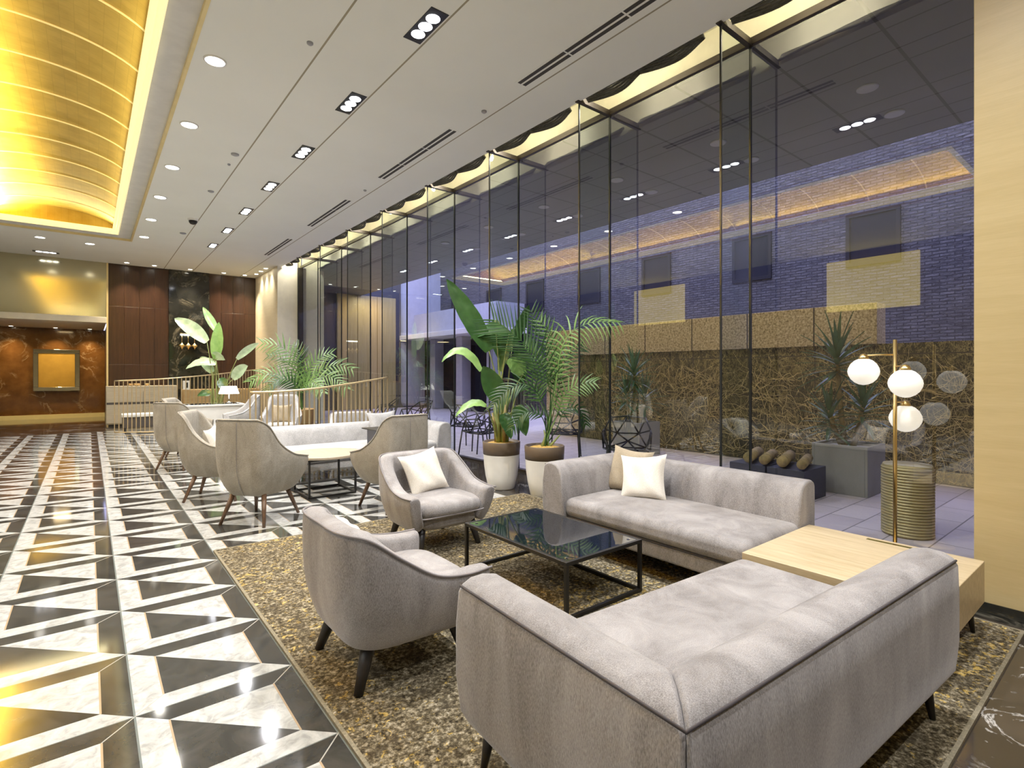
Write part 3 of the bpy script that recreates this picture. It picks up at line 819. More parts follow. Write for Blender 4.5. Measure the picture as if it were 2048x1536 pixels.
# centre seam on the back, a line the photo shows
for (x, y, rz, lab) in ((2.44, 5.03, face(-.10, 1), 'taupe high-back armchair right of the round table, dark back'),
                        (1.12, 6.60, face(.88, -.48), 'taupe high-back armchair left of the long sofa, turned to the right'),
                        (1.09, 9.0, face(.75, .66), 'taupe high-back armchair at the left end of the row, back towards us'),
                        (1.31, 10.25, face(.88, -.48), 'taupe high-back armchair half hidden behind the leftmost one')):
    dup(hiA, (x, y, 0), rz, lab, 'high-back armchairs')
hiW = shell_chair('high_back_armchair', 'pale high-back armchair behind the railing bars, facing the camera', mat=M['pale_fabric'], legmat=M['walnut'], loc=(2.82, 10.4, 0), rz=face(-.4, -1), group='pale armchairs in the railed lounge', **HI)
dup(hiW, (2.35, 11.6, 0), face(-1, 0), 'pale high-back armchair at the right end of the white table', 'pale armchairs in the railed lounge', .98)

# --- cushions
def cushion(name, label, size, thick, mat, loc, rot):
    n = 16; mb = MB(); rows = {1: [], -1: []}
    for sgn in (1, -1):
        for i in range(n + 1):
            u = 2 * i / n - 1; r_ = []
            for j in range(n + 1):
                v = 2 * j / n - 1
                px = size / 2 * u * (1 - .13 * (1 - v * v) * abs(u) ** 2); py = size / 2 * v * (1 - .13 * (1 - u * u) * abs(v) ** 2)
                d = ((1 - u ** 4) * (1 - v ** 4)) ** .55
                wr = .006 * math.sin(7 * u + 4 * v) * d
                r_.append((px, py, sgn * thick / 2 * d + wr))
            rows[sgn].append(r_)
    mb.grid(rows[1], flip=True); mb.grid(rows[-1])
    o = mb.build(name, mat, smooth=True, loc=loc); o.rotation_euler = rot
    return tag(o, label, 'cushion')
def lean(normal, roll=0):
    z = Vector(normal).normalized(); y = (Vector((0, 0, 1)) - z * z.z).normalized(); x = y.cross(z)
    m = Matrix((x, y, z)).transposed() @ Matrix.Rotation(roll, 3, 'Z'); return m.to_euler()
cushion('cushion', 'cream cushion leaning in the armchair behind the coffee table', .37, .13, M['cream'], (2.16, 3.86, .555), lean((.05, -1, .45), math.radians(9)))
cushion('cushion', 'cream cushion on the sofa by the glass wall', .37, .14, M['cream'], (3.38, 2.58, .555), lean((-1, -.35, .42), math.radians(6)))
cushion('cushion', 'taupe brown cushion tucked behind the cream one on the sofa', .38, .12, M['taupe'], (3.47, 2.79, .57), lean((-1, -.12, .33), math.radians(-4)))
cushion('cushion', 'cream cushion mostly hidden inside the nearest armchair', .27, .09, M['cream'], (1.03, 2.54, .52), lean((1, 0, .45), math.radians(5)))
cushion('cushion', 'white cushion in the high-back chair left of the long sofa', .36, .12, M['cream'], (1.09, 6.60, .61), lean((.88, -.48, .35), .1))
cushion('cushion', 'white cushion at the right end of the long pale sofa', .44, .14, M['pale_fabric'], (3.40, 7.30, .60), lean((-.1, -1, .35), .05))
cushion('cushion', 'tan cushion on the pale chair behind the railing', .36, .12, M['taupe'], (2.80, 10.36, .62), lean((-.4, -1, .35), .0))

# --- rug
rug = thing('rug', 'large speckled brown and gold rug under the front seating', 'rug', (2.297, 2.54, 0))
MB().box(-1.54, -2.05, 0, 1.54, 2.05, .012).build('pile', M['rug'], rug)
e = MB()
for (a, b, c, d) in ((-1.552, -2.06, -1.537, 2.06), (1.537, -2.06, 1.552, 2.06), (-1.537, -2.06, 1.537, -2.045), (-1.537, 2.045, 1.537, 2.06)):
    e.box(a, b, 0, c, d, .0135)
e.build('binding', M['rug_edge'], rug)

# --- coffee table: black frame, black glass
ct = thing('coffee_table', 'black steel frame coffee table with a dark glass top', 'table', (2.03, 2.06, .012))
w_, d_, h_ = .66, 1.0, .325; q = .022
mb = MB()
for z, nm in ((0, 'lower_frame'), (h_ - q, 'upper_frame')):
    mb = MB(); mb.box(0, 0, z, w_, q, z + q).box(0, d_ - q, z, w_, d_, z + q).box(0, q, z, q, d_ - q, z + q).box(w_ - q, q, z, w_, d_ - q, z + q)
    mb.build(nm, M['black'], ct, bevel=.002)
for (x, y) in ((0, 0), (w_ - q, 0), (0, d_ - q), (w_ - q, d_ - q)):
    MB().box(x, y, q, x + q, y + q, h_ - q).build('leg', M['black'], ct, bevel=.002)
MB().box(q, q, h_ - .012, w_ - q, d_ - q, h_ - .002).build('glass_top', M['table_glass'], ct)
for (x, y) in ((.06, .06), (w_ - .06, .06), (.06, d_ - .06), (w_ - .06, d_ - .06)):
    MB().lathe([(.011, 0), (.011, .002), (0, .003)], 12, (x, y, h_ - .002)).build('glass_fixing', M['mirror_frame'], ct)

# --- oak corner table
ot = thing('corner_table', 'square light oak corner table between the two grey sofas', 'table', (2.80, .61, .012))
MB().box(0, 0, .16, .86, .865, .376).build('box_top', M['oak'], ot, bevel=.004)
MB().box(.79, .29, .3755, .82, .52, .3775).build('socket_strip', M['mirror_frame'], ot)
for (x, y, dx, dy) in ((.06, .06, -.02, -.02), (.80, .06, .02, -.02), (.06, .80, -.02, .02), (.80, .80, .02, .02)):
    MB().tube([(x, y, .165), (x + dx, y + dy, 0)], [.022, .010], 12).build('leg', M['dark_leg'], ot, smooth=True)

# --- round table
rt = thing('round_table', 'round pale table on a black square frame among the high-back chairs', 'table', (2.13, 6.12, 0))
MB().lathe([(.0, .425), (.39, .425), (.40, .43), (.40, .452), (.395, .457), (0, .457)], 48).build('table_top', M['round_top'], rt, smooth=False, bevel=.003)
mb = MB(); rr = .26; q = .022
for z, nm in ((.0, 'lower_frame'), (.405, 'upper_frame')):
    mb = MB()
    for s_ in (-1, 1):
        mb.box(-rr, s_ * rr - q / 2, z, rr, s_ * rr + q / 2, z + q); mb.box(s_ * rr - q / 2, -rr, z, s_ * rr + q / 2, rr, z + q)
    mb.build(nm, M['black'], rt, bevel=.002)
for sx_ in (-1, 1):
    for sy_ in (-1, 1):
        MB().box(sx_ * rr - q / 2, sy_ * rr - q / 2, q, sx_ * rr + q / 2, sy_ * rr + q / 2, .405).build('leg', M['black'], rt, bevel=.002)
# --- black C-shaped side table on the long sofa
sx0 = thing('side_table', 'black C-shaped side table standing at the long pale sofa', 'table', (3.02, 6.44, 0))
mb = MB().box(-.17, -.14, .0, .17, .16, .02); mb.build('base', M['black'], sx0, bevel=.002)
MB().box(-.17, -.14, .02, -.15, .16, .63).build('side_panel', M['charcoal'], sx0, bevel=.002)
MB().box(-.17, -.14, .63, .25, .34, .645).build('table_top', M['black'], sx0, bevel=.002)

# --- floor lamp with three opal globes
lp = at(1790, 747, 2.62)
fl = thing('floor_lamp', 'brass floor lamp with three glowing opal globes beside the oak table', 'floor lamp', (lp.x, lp.y, 0))
MB().lathe([(.0, 0), (.13, 0), (.13, .015), (.125, .02), (.02, .024), (0, .024)], 32).build('base', M['brass'], fl, smooth=True)
MB().tube([(0, 0, .02), (0, 0, 1.60)], .0125, 14).build('pole', M['brass'], fl, smooth=True)
vd = Vector((S + C * .7254, C - S * .7254, 0)).normalized(); rt_ = Vector((vd.y, -vd.x, 0))
for (px, py, dep) in ((1738, 743, -.03), (1806, 766, -.13), (1807, 838, .10)):
    r_ = (px - 1790) / FPX * 2.62 * H * 1.0; z = H + (HZ - py) / FPX * 2.62 * H
    c = rt_ * r_ + vd * dep; c.z = z
    az = z + .115
    d = Vector((c.x, c.y, 0))
    g = MB().lathe([(.001, -.094), (.028, -.089), (.054, -.076), (.077, -.053), (.092, -.022), (.096, .0), (.092, .022), (.077, .053), (.054, .076), (.03, .088), (.018, .090)], 32, c)
    arm = MB().tube([(0, 0, az), (c.x * .6, c.y * .6, az), (c.x, c.y, az - .005)], .006, 8)
    a_o = arm.build('arm', M['brass'], fl, smooth=True)
    MB().lathe([(.022, .078), (.034, .084), (.03, .10), (.02, .118), (.008, .125), (0, .126)], 20, c).build('globe_cap', M['brass'], a_o, smooth=True)
    g.build('globe', M['opal'], a_o, smooth=True)
    lt = bpy.data.lights.new('globe_lamp', 'POINT'); lt.energy = 3; lt.color = (1, .92, .78); lt.shadow_soft_size = .12
# ================================================================== PLANTS
def leaf_blade(mb, pts, width, roll, cup=.22, face_dir=None):
    n = len(pts); rows = []
    fd = face_dir or Vector((-S, -C, .25))
    for i, p in enumerate(pts):
        tg = (pts[min(i + 1, n - 1)] - pts[max(i - 1, 0)]).normalized()
        side = tg.cross(fd).normalized(); side = Matrix.Rotation(roll, 3, tg) @ side
        nrm = side.cross(tg).normalized()
        u = i / (n - 1); w = width * (math.sin(PI * min(1, u * .93 + .07)) ** .62) * (1 - .25 * u) * .58
        if i == n - 1: w = .002
        row = []
        for k in range(-3, 4):
            f = k / 3; row.append(p + side * (w * f) + nrm * (cup * w * (abs(f) ** 1.3)) + nrm * .006 * math.sin(i * 2.1 + k))
        rows.append(row)
    mb.grid(rows)

def banana_leaf(parent, root, base, tip, width, mat, roll=0, bend=.12, stalk_mid=None, origin=Vector((0, 0, 0))):
    root, base, tip = Vector(root) - origin, Vector(base) - origin, Vector(tip) - origin
    up = Vector((0, 0, 1)); ln = (tip - base).length
    ctrl = (base + tip) / 2 + up * ln * bend
    pts = bez(base, ctrl, tip, 12)
    mb = MB(); leaf_blade(mb, pts, width, roll)
    lf = mb.build('leaf', mat, parent, smooth=True)
    mid = (root + base) / 2 + Vector(((root.x - base.x) * .25, (root.y - base.y) * .25, ln * .05))
    sp = bez(root, mid, base, 8)
    MB().tube(sp, [.016 - .010 * i / (len(sp) - 1) for i in range(len(sp))], 6).build('stalk', M['stalk'], lf, smooth=True)
    return lf

def frond(parent, pts, length, mat, nl=26, droop=.35, origin=Vector((0, 0, 0)), start=.25, wid=.024, face_dir=None, sr=.008, ang=.75):
    pts = catmull([Vector(p) - origin for p in pts], 12); n = len(pts)
    ds = [0]
    for i in range(1, n): ds.append(ds[-1] + (pts[i] - pts[i - 1]).length)
    tot = ds[-1]
    def ev(u):
        s = u * tot
        for i in range(1, n):
            if ds[i] >= s:
                f = (s - ds[i - 1]) / max(1e-6, ds[i] - ds[i - 1]); return pts[i - 1].lerp(pts[i], f), (pts[i] - pts[i - 1]).normalized()
        return pts[-1], (pts[-1] - pts[-2]).normalized()
    mb = MB(); mb.tube(pts, [sr * (1 - .75 * i / (n - 1)) for i in range(n)], 5)
    fd = face_dir or Vector((-S, -C, .5)).normalized()
    for k in range(nl):
        u = start + (1 - start) * (k + .5) / nl
        p, tg = ev(u)
        side = tg.cross(fd).normalized(); nrm = side.cross(tg)
        w = (k + .5) / nl; ll = length * (.35 + .65 * math.sin(PI * (.12 + .80 * w)) ** .8) * random.uniform(.9, 1.08)
        for sg in (-1, 1):
            d = (tg * ang + side * sg * (1 - .35 * w) + nrm * random.uniform(-.1, .25)).normalized()
            row = []; q = Vector(p); m_ = 5
            wdir = d.cross(nrm).normalized()
            for i in range(m_ + 1):
                f = i / m_; ww = wid * (1 - f) ** .6 * (.45 + .55 * min(1, f * 5)) if i < m_ else .0006
                row.append([q + wdir * ww * .5, q + nrm * .15 * ww, q - wdir * ww * .5])
                d = (d + Vector((0, 0, -droop / m_))).normalized(); q = q + d * (ll / m_)
            mb.grid(row)
    return mb.build('frond', mat, parent, smooth=True)

def tall_pot(parent, soil=True):
    MB().lathe([(.0, 0), (.150, 0), (.158, .01), (.19, .15), (.208, .28), (.216, .40), (.218, .41)], 40).build('pot', M['white_pot'], parent, smooth=True)
    MB().lathe([(.219, .41), (.224, .50), (.226, .555), (.220, .562), (.206, .56), (.204, .53)], 40).build('pot_rim', M['brown_band'], parent, smooth=True)
    MB().lathe([(.206, .53), (.14, .548), (.06, .555), (0, .556)], 24).build('soil', M['soil'], parent, smooth=True)

# strelitzia in the left pot
c1 = Vector((3.86, 5.02, 0)); T1 = 4.62
sp1 = thing('potted_strelitzia', 'tall broad-leaved plant in the left white and brown pot by the glass', 'potted plant', c1)
tall_pot(sp1)
def A(px, py, d=0): return at(px, py, T1 + d)
rootz = c1 + Vector((0, 0, .54))
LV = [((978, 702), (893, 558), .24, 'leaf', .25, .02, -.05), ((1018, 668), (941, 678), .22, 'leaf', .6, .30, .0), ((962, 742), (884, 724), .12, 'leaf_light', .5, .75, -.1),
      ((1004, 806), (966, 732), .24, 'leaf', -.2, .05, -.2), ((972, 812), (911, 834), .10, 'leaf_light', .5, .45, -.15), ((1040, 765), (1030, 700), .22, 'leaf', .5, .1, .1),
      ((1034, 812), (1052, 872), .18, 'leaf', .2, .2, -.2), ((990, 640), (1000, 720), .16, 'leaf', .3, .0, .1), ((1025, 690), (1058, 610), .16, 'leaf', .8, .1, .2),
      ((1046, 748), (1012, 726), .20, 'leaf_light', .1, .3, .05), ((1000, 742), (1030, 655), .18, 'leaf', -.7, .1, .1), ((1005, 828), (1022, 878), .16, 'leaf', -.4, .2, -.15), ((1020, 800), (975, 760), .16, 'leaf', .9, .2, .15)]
for i, (b, tp, w, mt, roll, bend, dd) in enumerate(LV):
    a = i * 2.4; r0 = rootz + Vector((math.cos(a) * .07, math.sin(a) * .07, 0))
    banana_leaf(sp1, r0, A(b[0], b[1], dd), A(tp[0], tp[1], dd - .05), w, M[mt], roll, bend, origin=c1)
for k in range(7):
    a = k * .9; p0 = rootz + Vector((math.cos(a) * .06, math.sin(a) * .06, 0)) - c1
    MB().tube([p0, p0 + Vector((math.cos(a) * .015, math.sin(a) * .015, .18)), p0 + Vector((math.cos(a) * .05, math.sin(a) * .05, .36 + .05 * (k % 3)))], [.026, .021, .010], 8).build('stem_sheath', M['dry_stalk'] if k % 2 else M['stalk'], sp1, smooth=True)

# kentia palm in the right pot
c2 = Vector((4.01, 4.42, 0)); T2 = 4.36
pp = thing('potted_palm', 'feathery palm in the right white and brown pot beside the sofa', 'potted plant', c2)
tall_pot(pp)
def B(px, py, d=0): return at(px, py, T2 + d)
r2 = c2 + Vector((0, 0, .54))
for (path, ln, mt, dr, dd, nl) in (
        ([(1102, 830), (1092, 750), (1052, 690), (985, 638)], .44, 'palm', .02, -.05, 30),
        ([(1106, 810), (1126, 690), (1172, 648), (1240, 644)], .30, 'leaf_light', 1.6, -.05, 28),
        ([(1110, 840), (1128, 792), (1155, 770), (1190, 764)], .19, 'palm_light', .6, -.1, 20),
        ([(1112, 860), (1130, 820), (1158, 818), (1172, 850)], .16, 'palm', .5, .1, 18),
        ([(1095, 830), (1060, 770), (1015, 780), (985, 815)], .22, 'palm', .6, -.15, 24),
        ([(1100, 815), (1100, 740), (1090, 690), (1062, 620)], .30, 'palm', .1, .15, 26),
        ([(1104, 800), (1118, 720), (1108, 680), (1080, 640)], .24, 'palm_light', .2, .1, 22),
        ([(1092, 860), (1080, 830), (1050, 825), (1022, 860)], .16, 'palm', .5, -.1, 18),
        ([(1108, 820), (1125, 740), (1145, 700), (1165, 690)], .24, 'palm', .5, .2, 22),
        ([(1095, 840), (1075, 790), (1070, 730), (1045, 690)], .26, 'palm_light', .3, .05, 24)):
    pts = [r2 + Vector((random.uniform(-.04, .04), random.uniform(-.04, .04), 0))] + [B(x, y, dd * (.3 + .25 * i)) for i, (x, y) in enumerate(path)]
    frond(pp, pts, ln, M[mt], int(nl * .72), dr, c2, .42)
for k, (px, py) in enumerate(((1088, 860), (1108, 845), (1098, 850), (1120, 870))):
    q = r2 + Vector((.05 * math.cos(k * 1.7), .05 * math.sin(k * 1.7), 0)) - c2; e_ = B(px, py) - c2
    MB().tube([q, (q + e_) / 2, e_], [.016, .013, .008], 7).build('stem', M['stalk'], pp, smooth=True)

# far palm behind the railing
c3 = Vector((3.40, 11.25, 0)); T3 = 8.0
fp = thing('potted_palm', 'bushy green palm in a tan pot behind the curved railing', 'potted plant', c3)
MB().lathe([(0, 0), (.22, 0), (.30, .62), (.31, .64), (.28, .64), (.27, .6), (0, .6)], 28).build('pot', M['tan_pot'], fp, smooth=True)
def Q(px, py, d=0): return at(px, py, T3 + d)
for (path, ln, mt, dr, dd) in (
        ([(595, 760), (592, 725), (565, 695), (524, 686)], .36, 'palm_light', .55, -.1), ([(605, 765), (625, 730), (645, 712), (664, 706)], .30, 'palm_light', .3, .1),
        ([(605, 775), (640, 742), (675, 730), (706, 738)], .34, 'palm_light', .7, -.1), ([(602, 780), (640, 755), (668, 756), (692, 778)], .34, 'palm_light', .6, -.3),
        ([(595, 775), (560, 750), (528, 748), (500, 764)], .34, 'palm_light', .6, -.2), ([(598, 780), (575, 760), (550, 762), (532, 784)], .30, 'palm', .5, -.3),
        ([(600, 770), (606, 735), (600, 705), (590, 690)], .30, 'palm', .2, .15), ([(600, 785), (615, 765), (632, 768), (645, 786)], .30, 'palm_light', .5, -.4),
        ([(598, 765), (580, 730), (556, 715), (535, 712)], .30, 'palm', .5, .2), ([(604, 770), (632, 745), (655, 738), (680, 748)], .30, 'palm', .5, .2)):
    pts = [c3 + Vector((random.uniform(-.06, .06), random.uniform(-.06, .06), .6))] + [Q(x, y, dd * (.4 + .3 * i)) for i, (x, y) in enumerate(path)]
    frond(fp, pts, ln, M[mt], 15, dr, c3, .3, .036)

# far strelitzia
c4 = at(432, 747, 8.75); c4.z = 0; T4 = 8.75
fs = thing('potted_strelitzia', 'tall broad-leaved plant behind the white table, lit by spotlights', 'potted plant', c4)
MB().lathe([(0, 0), (.22, 0), (.28, .5), (.29, .52), (.26, .52), (.25, .49), (0, .49)], 28).build('pot', M['charcoal'], fs, smooth=True)
for i, (b, tp, w, mt, roll, bend) in enumerate((((432, 718), (438, 644), .26, 'leaf_light', .2, .0), ((434, 664), (406, 614), .17, 'leaf_light', .5, .0), ((414, 684), (349, 637), .30, 'leaf_lit', .2, .12),
        ((474, 718), (518, 686), .15, 'leaf_lit', .5, .12), ((466, 758), (496, 732), .24, 'leaf_lit', .2, .2), ((432, 728), (372, 738), .22, 'leaf_lit', .4, .3),
        ((425, 712), (450, 720), .2, 'leaf_lit', .6, .3), ((425, 745), (400, 715), .22, 'leaf_lit', .0, .2), ((450, 780), (440, 756), .22, 'leaf', .3, .2), ((420, 790), (395, 792), .2, 'leaf', .5, .3))):
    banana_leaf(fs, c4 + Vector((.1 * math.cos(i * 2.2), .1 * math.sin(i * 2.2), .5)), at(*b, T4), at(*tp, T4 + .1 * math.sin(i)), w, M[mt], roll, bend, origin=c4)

# ================================================================== RAILED LOUNGE
def railing(label, plan, ztop, zbot, n, loc_mid, smooth_n=8):
    """plan: list of (x, y); ztop: list of top heights"""
    t = thing('railing', label, 'railing', (loc_mid[0], loc_mid[1], 0))
    o = Vector((loc_mid[0], loc_mid[1], 0))
    pts = catmull([Vector((x, y, z)) for (x, y), z in zip(plan, ztop)], smooth_n)
    MB().tube([p - o for p in pts], .016, 8).build('handrail', M['rail_brass'], t, smooth=True)
    MB().tube([Vector((p.x, p.y, .03)) - o for p in pts], .014, 6).build('bottom_rail', M['rail_brass'], t, smooth=True)
    ds = [0]
    for i in range(1, len(pts)): ds.append(ds[-1] + (pts[i] - pts[i - 1]).length)
    first = None
    for k in range(n):
        s = ds[-1] * (k + .0) / (n - 1)
        i = next((i for i in range(1, len(pts)) if ds[i] >= s - 1e-6), len(pts) - 1)
        f = (s - ds[i - 1]) / max(1e-6, ds[i] - ds[i - 1]); p = pts[i - 1].lerp(pts[i], f) - o
        MB().box(p.x - .009, p.y - .009, zbot, p.x + .009, p.y + .009, p.z).build('baluster', M['rail_brass'], t)
    return t
Y2 = 7.80
def rail_pt(px, py, Y):
    a = (px - 1024) / FPX; t = Y / H / (C - S * a); p = at(px, py, t); return (p.x, p.y), p.z
pl_, zt_ = zip(*[rail_pt(px, py, Y2 + dy) for px, py, dy in ((500, 785, .10), (560, 783, .03), (640, 776, 0), (710, 766, .02), (775, 755, .08))])
railing('bronze bar railing rising to the right behind the long pale sofa', pl_, zt_, .03, 30, (2.6, 7.8))
p1 = []
for px, py, t_ in ((229, 762, 8.75), (322, 758, 8.9), (420, 750, 9.5), (490, 742, 10.3), (548, 735, 10.9)):
    p = at(px, py, t_); p1.append(((p.x, p.y), p.z))
railing('far bronze bar railing curving from the sideboard to the cream pillar', [a for a, b in p1], [b for a, b in p1], .03, 46, (1.6, 13.5))

# sideboard, bench, credenza
sb_ = thing('sideboard', 'beige sideboard against the dark wood wall behind the railing', 'sideboard', (1.12, 17.3, 0))
MB().box(-.78, -.25, .05, .78, .25, 1.04).build('carcass', M['beige_lam'], sb_, bevel=.004)
MB().box(-.72, -.22, 0, .72, .22, .05).build('plinth', M['dark_leg'], sb_)
for k in range(2):
    MB().box(-.77 + .775 * k, -.268, .62, -.77 + .775 * k + .765, -.251, .90).build('door', M['beige_lam'], sb_, bevel=.003)
    MB().box(-.77 + .775 * k, -.268, .08, -.77 + .775 * k + .765, -.251, .56).build('door', M['beige_lam'], sb_, bevel=.003)
MB().box(-.77, -.258, .565, .77, -.251, .615).build('dark_gap', M['dark_brown'], sb_)  # flat dark strip paints the shade of an open gap
for i, (dx, r_, lab) in enumerate(((-.25, .05, 'left'), (-.12, .07, 'middle'), (.1, .045, 'right'))):
    o = MB().lathe([(0, 0), (r_ * .5, 0), (r_, .03), (r_ * .95, .06), (r_ * .85, .06), (r_ * .8, .035), (0, .02)], 16).build('bowl', M['tan_pot'], smooth=True, loc=(1.12 + dx, 17.3, 1.04))
    tag(o, lab + ' small tan bowl on the far beige sideboard', 'bowl', 'bowls on the sideboard')
bn = thing('bench', 'low dark bench with a pale top behind the far railing', 'bench', (1.0, 15.6, 0))
MB().box(-.40, -.22, .33, .40, .22, .41).build('seat', M['far_white'], bn, bevel=.02)
MB().box(-.38, -.20, .08, .38, .20, .33).build('base', M['dark_brown'], bn, bevel=.01)
for sx_ in (-1, 1):
    for sy_ in (-1, 1): MB().box(sx_ * .34 - .02, sy_ * .17 - .02, 0, sx_ * .34 + .02, sy_ * .17 + .02, .08).build('leg', M['dark_leg'], bn)
cd = thing('credenza', 'tan wood credenza beneath the black marble panel', 'sideboard', (3.02, 17.4, 0))
MB().box(-.98, -.22, .06, .98, .22, .92).build('carcass', M['tan_wood'], cd, bevel=.004)
MB().box(-.92, -.2, 0, .92, .2, .06).build('plinth', M['dark_leg'], cd)
for k in range(3): MB().box(-.97 + .65 * k, -.235, .1, -.97 + .65 * k + .64, -.221, .88).build('door', M['tan_wood'], cd, bevel=.003)
ms_ = thing('menu_stand', 'small white card stand with a black mark beside the sideboard', 'sign', (2.13, 17.2, .92))
MB().box(-.09, -.012, .0, .09, .012, .25).build('card', M['far_white'], ms_, bevel=.002)
MB().box(-.02, -.016, .05, .03, -.0121, .20).build('printed_mark', M['black'], ms_)
# white table with lamp
wt = thing('console_table', 'white box-shaped table with dark glass top in the railed lounge', 'table', (2.0, 12.55, 0))
MB().box(-.55, -.32, .03, .55, .32, .70).build('body', M['white_paint'], wt, bevel=.006)
MB().box(-.58, -.35, .70, .58, .35, .735).build('rim', M['white_paint'], wt, bevel=.004)
MB().box(-.50, -.27, .7345, .50, .27, .738).build('glass_top', M['table_glass'], wt)
tl = thing('table_lamp', 'small white-shaded lamp glowing on the white table', 'table lamp', (2.34, 12.62, .738))
MB().lathe([(0, 0), (.07, 0), (.07, .015), (.02, .025), (.012, .05), (.012, .22), (0, .22)], 20).build('base', M['mirror_frame'], tl, smooth=True)
MB().lathe([(.20, .20), (.145, .36), (.14, .36), (.195, .20)], 28, cap=False).build('lamp_shade', M['shade'], tl, smooth=True)
# pendants in front of the black marble
pd = thing('wall_light', 'gold three-drop light glowing on the black marble wall', 'wall light', (2.27, YFAR - .03, 2.1))
MB().box(-.20, -.06, .42, .20, 0, .45).build('bar', M['brass'], pd, bevel=.004)
MB().box(-.19, -.075, .385, .19, -.02, .42).build('light_bar', M['lamp_disc'], pd)
for k in (-1, 0, 1):
    dr = MB().tube([(k * .16, -.05, .42), (k * .16, -.05, .14)], .008, 6).build('drop_rod', M['brass'], pd, smooth=True)
    MB().lathe([(.0, -.03), (.025, .02), (.075, .07), (.075, .09), (.03, .13), (.012, .16), (0, .17)], 16, (k * .16, -.08, 0)).build('gold_drop', M['brass'], dr, smooth=True)

# ================================================================== OUTSIDE
struct(MB().quad((XG, -3, -.01), (14, -3, -.01), (14, 26, -.01), (XG, 26, -.01)).build('floor_courtyard', M['pave']))
struct(MB().box(XG + .06, -3, ZC, 8.2, 24, ZC + .12).build('ceiling_canopy', M['canopy']))
ZV = 1.77
struct(MB().box(8.30, -3, 0, 8.55, 8.0, ZV).build('wall_garden', M['vine_wall']))
struct(MB().box(8.28, 8.0, 0, 8.56, 9.05, ZV).build('wall_garden_end', M['granite'], bevel=.004))
struct(MB().box(8.26, 2.47, ZV, 8.60, 9.05, 2.33).build('wall_garden_coping', M['granite'], bevel=.004))
# dry creepers on the garden wall
mb = MB(); rnd = random.Random(3)
for k in range(620):
    y = rnd.uniform(.8, 7.3); z = rnd.uniform(.0, 1.3); a = rnd.uniform(.25, 2.9); pts = [Vector((8.29, y, z))]
    for j in range(10):
        a += rnd.uniform(-.55, .55); y += math.cos(a) * .075; z += abs(math.sin(a)) * .075 * rnd.choice((1, 1, 1, -.5))
        if z > ZV - .02 or z < 0: break
        pts.append(Vector((8.29 - rnd.uniform(0, .04), y, z)))
    if len(pts) > 3: mb.tube(pts, [rnd.choice((.0025, .003, .006)) * (1 - .6 * i / len(pts)) for i in range(len(pts))], 4, cap=False)
tag(mb.build('creeper', M['vine'], smooth=True), 'tangled dry creeper stems covering the garden wall', 'creeper', kind='stuff')
# brick building
XB = 11.65
bb = thing('brick_building', 'grey brick building with small dark windows beyond the courtyard', 'building', (XB, 8, 0))
MB().box(0, -12, 0, .5, 14.5, 6.6).build('wall', M['brick'], bb)
for k, rto in enumerate((.095, .305, .507, .727, .932, 1.142, 1.339, 1.55, 1.768)):
    y = rto * XB - 8
    wf = MB()
    for (ya, yb, za, zb) in ((y - .45, y + .45, 3.45, 3.53), (y - .45, y + .45, 4.40, 4.48), (y - .45, y - .38, 3.53, 4.40), (y + .38, y + .45, 3.53, 4.40)): wf.box(-.04, ya, za, .0, yb, zb)
    f = wf.build('window', M['win_frame'], bb, bevel=.004)
    MB().box(-.012, y - .38, 3.53, -.002, y + .38, 4.40).build('pane', M['win_dark'], f)
# smooth ground storey at the far end, with an entrance canopy and piers
gs = thing('entrance_block', 'pale rendered entrance block with white canopy at the courtyard end', 'building', (10.6, 16, 0))
MB().box(-.2, -2.2, 2.9, 1.0, 6, 3.75).build('upper_band', M['pale_wall'], gs)
MB().box(-.75, -2.4, 2.72, 1.0, 6, 2.9).build('canopy_slab', M['white_paint'], gs, bevel=.01)
MB().box(.3, -2.2, 0, 1.0, 6, 2.72).build('dark_glazing', M['win_dark'], gs)
for k in range(4): MB().box(-.1, -1.9 + 1.9 * k, 0, .3, -1.5 + 1.9 * k, 2.72).build('pier', M['pale_wall'], gs, bevel=.02)
ew = MB()
arc = [(8.0 + .9 * (1 - math.cos(a)), 20.3 + .9 * (1 - math.sin(a))) for a in [PI / 2 * i / 8 for i in range(9)]]
rows = [[(x, y, z) for (x, y) in [(8.0, 24)] + arc[::1] + [(11.7, 21.2)]] for z in (0, 6.6)]
struct(MB().box(9.9, 19.4, 0, 12.2, 21, 6.6).build('wall_courtyard_end', M['pale_wall'], bevel=.25, seg=6))
struct(MB().box(4.9, 19.6, 0, 10.0, 21, 6.6).build('wall_courtyard_dark', M['dark_wall']))
gp = MB()
for k in range(3): gp.box(7.25 + .8 * k, 19.5, 0, 7.25 + .8 * k + .785, 19.6, ZC)
struct(gp.build('wall_courtyard_gold', M['gold_wall'], bevel=.01))
area('gold_wall_fill', (8.4, 18.7, ZC - .05), 45, .3, (1, .78, .4))  # added fill without a fixture, warms the gold panels
struct(MB().box(5.4, -.6, 0, 12.2, -.2, 9).build('wall_courtyard_shade', M['pale_wall']))  # unseen wall, set close and made tall to shade the near brick

# canopy discs
for i in range(6):
    for j, xd in enumerate((6.40, 7.27)):
        y = 2.0 + 1.69 * i
        o = MB().lathe([(.10, 0), (.10, -.012), (.085, -.018), (0, -.018)], 24).build('canopy_disc', M['grey_disc'], smooth=True, loc=(xd, y, ZC))
        tag(o, 'grey disc light under outdoor canopy, %s pair from the pillar, %s' % (ORD[i], 'glass side' if j == 0 else 'garden side'), 'outdoor light', 'canopy discs')

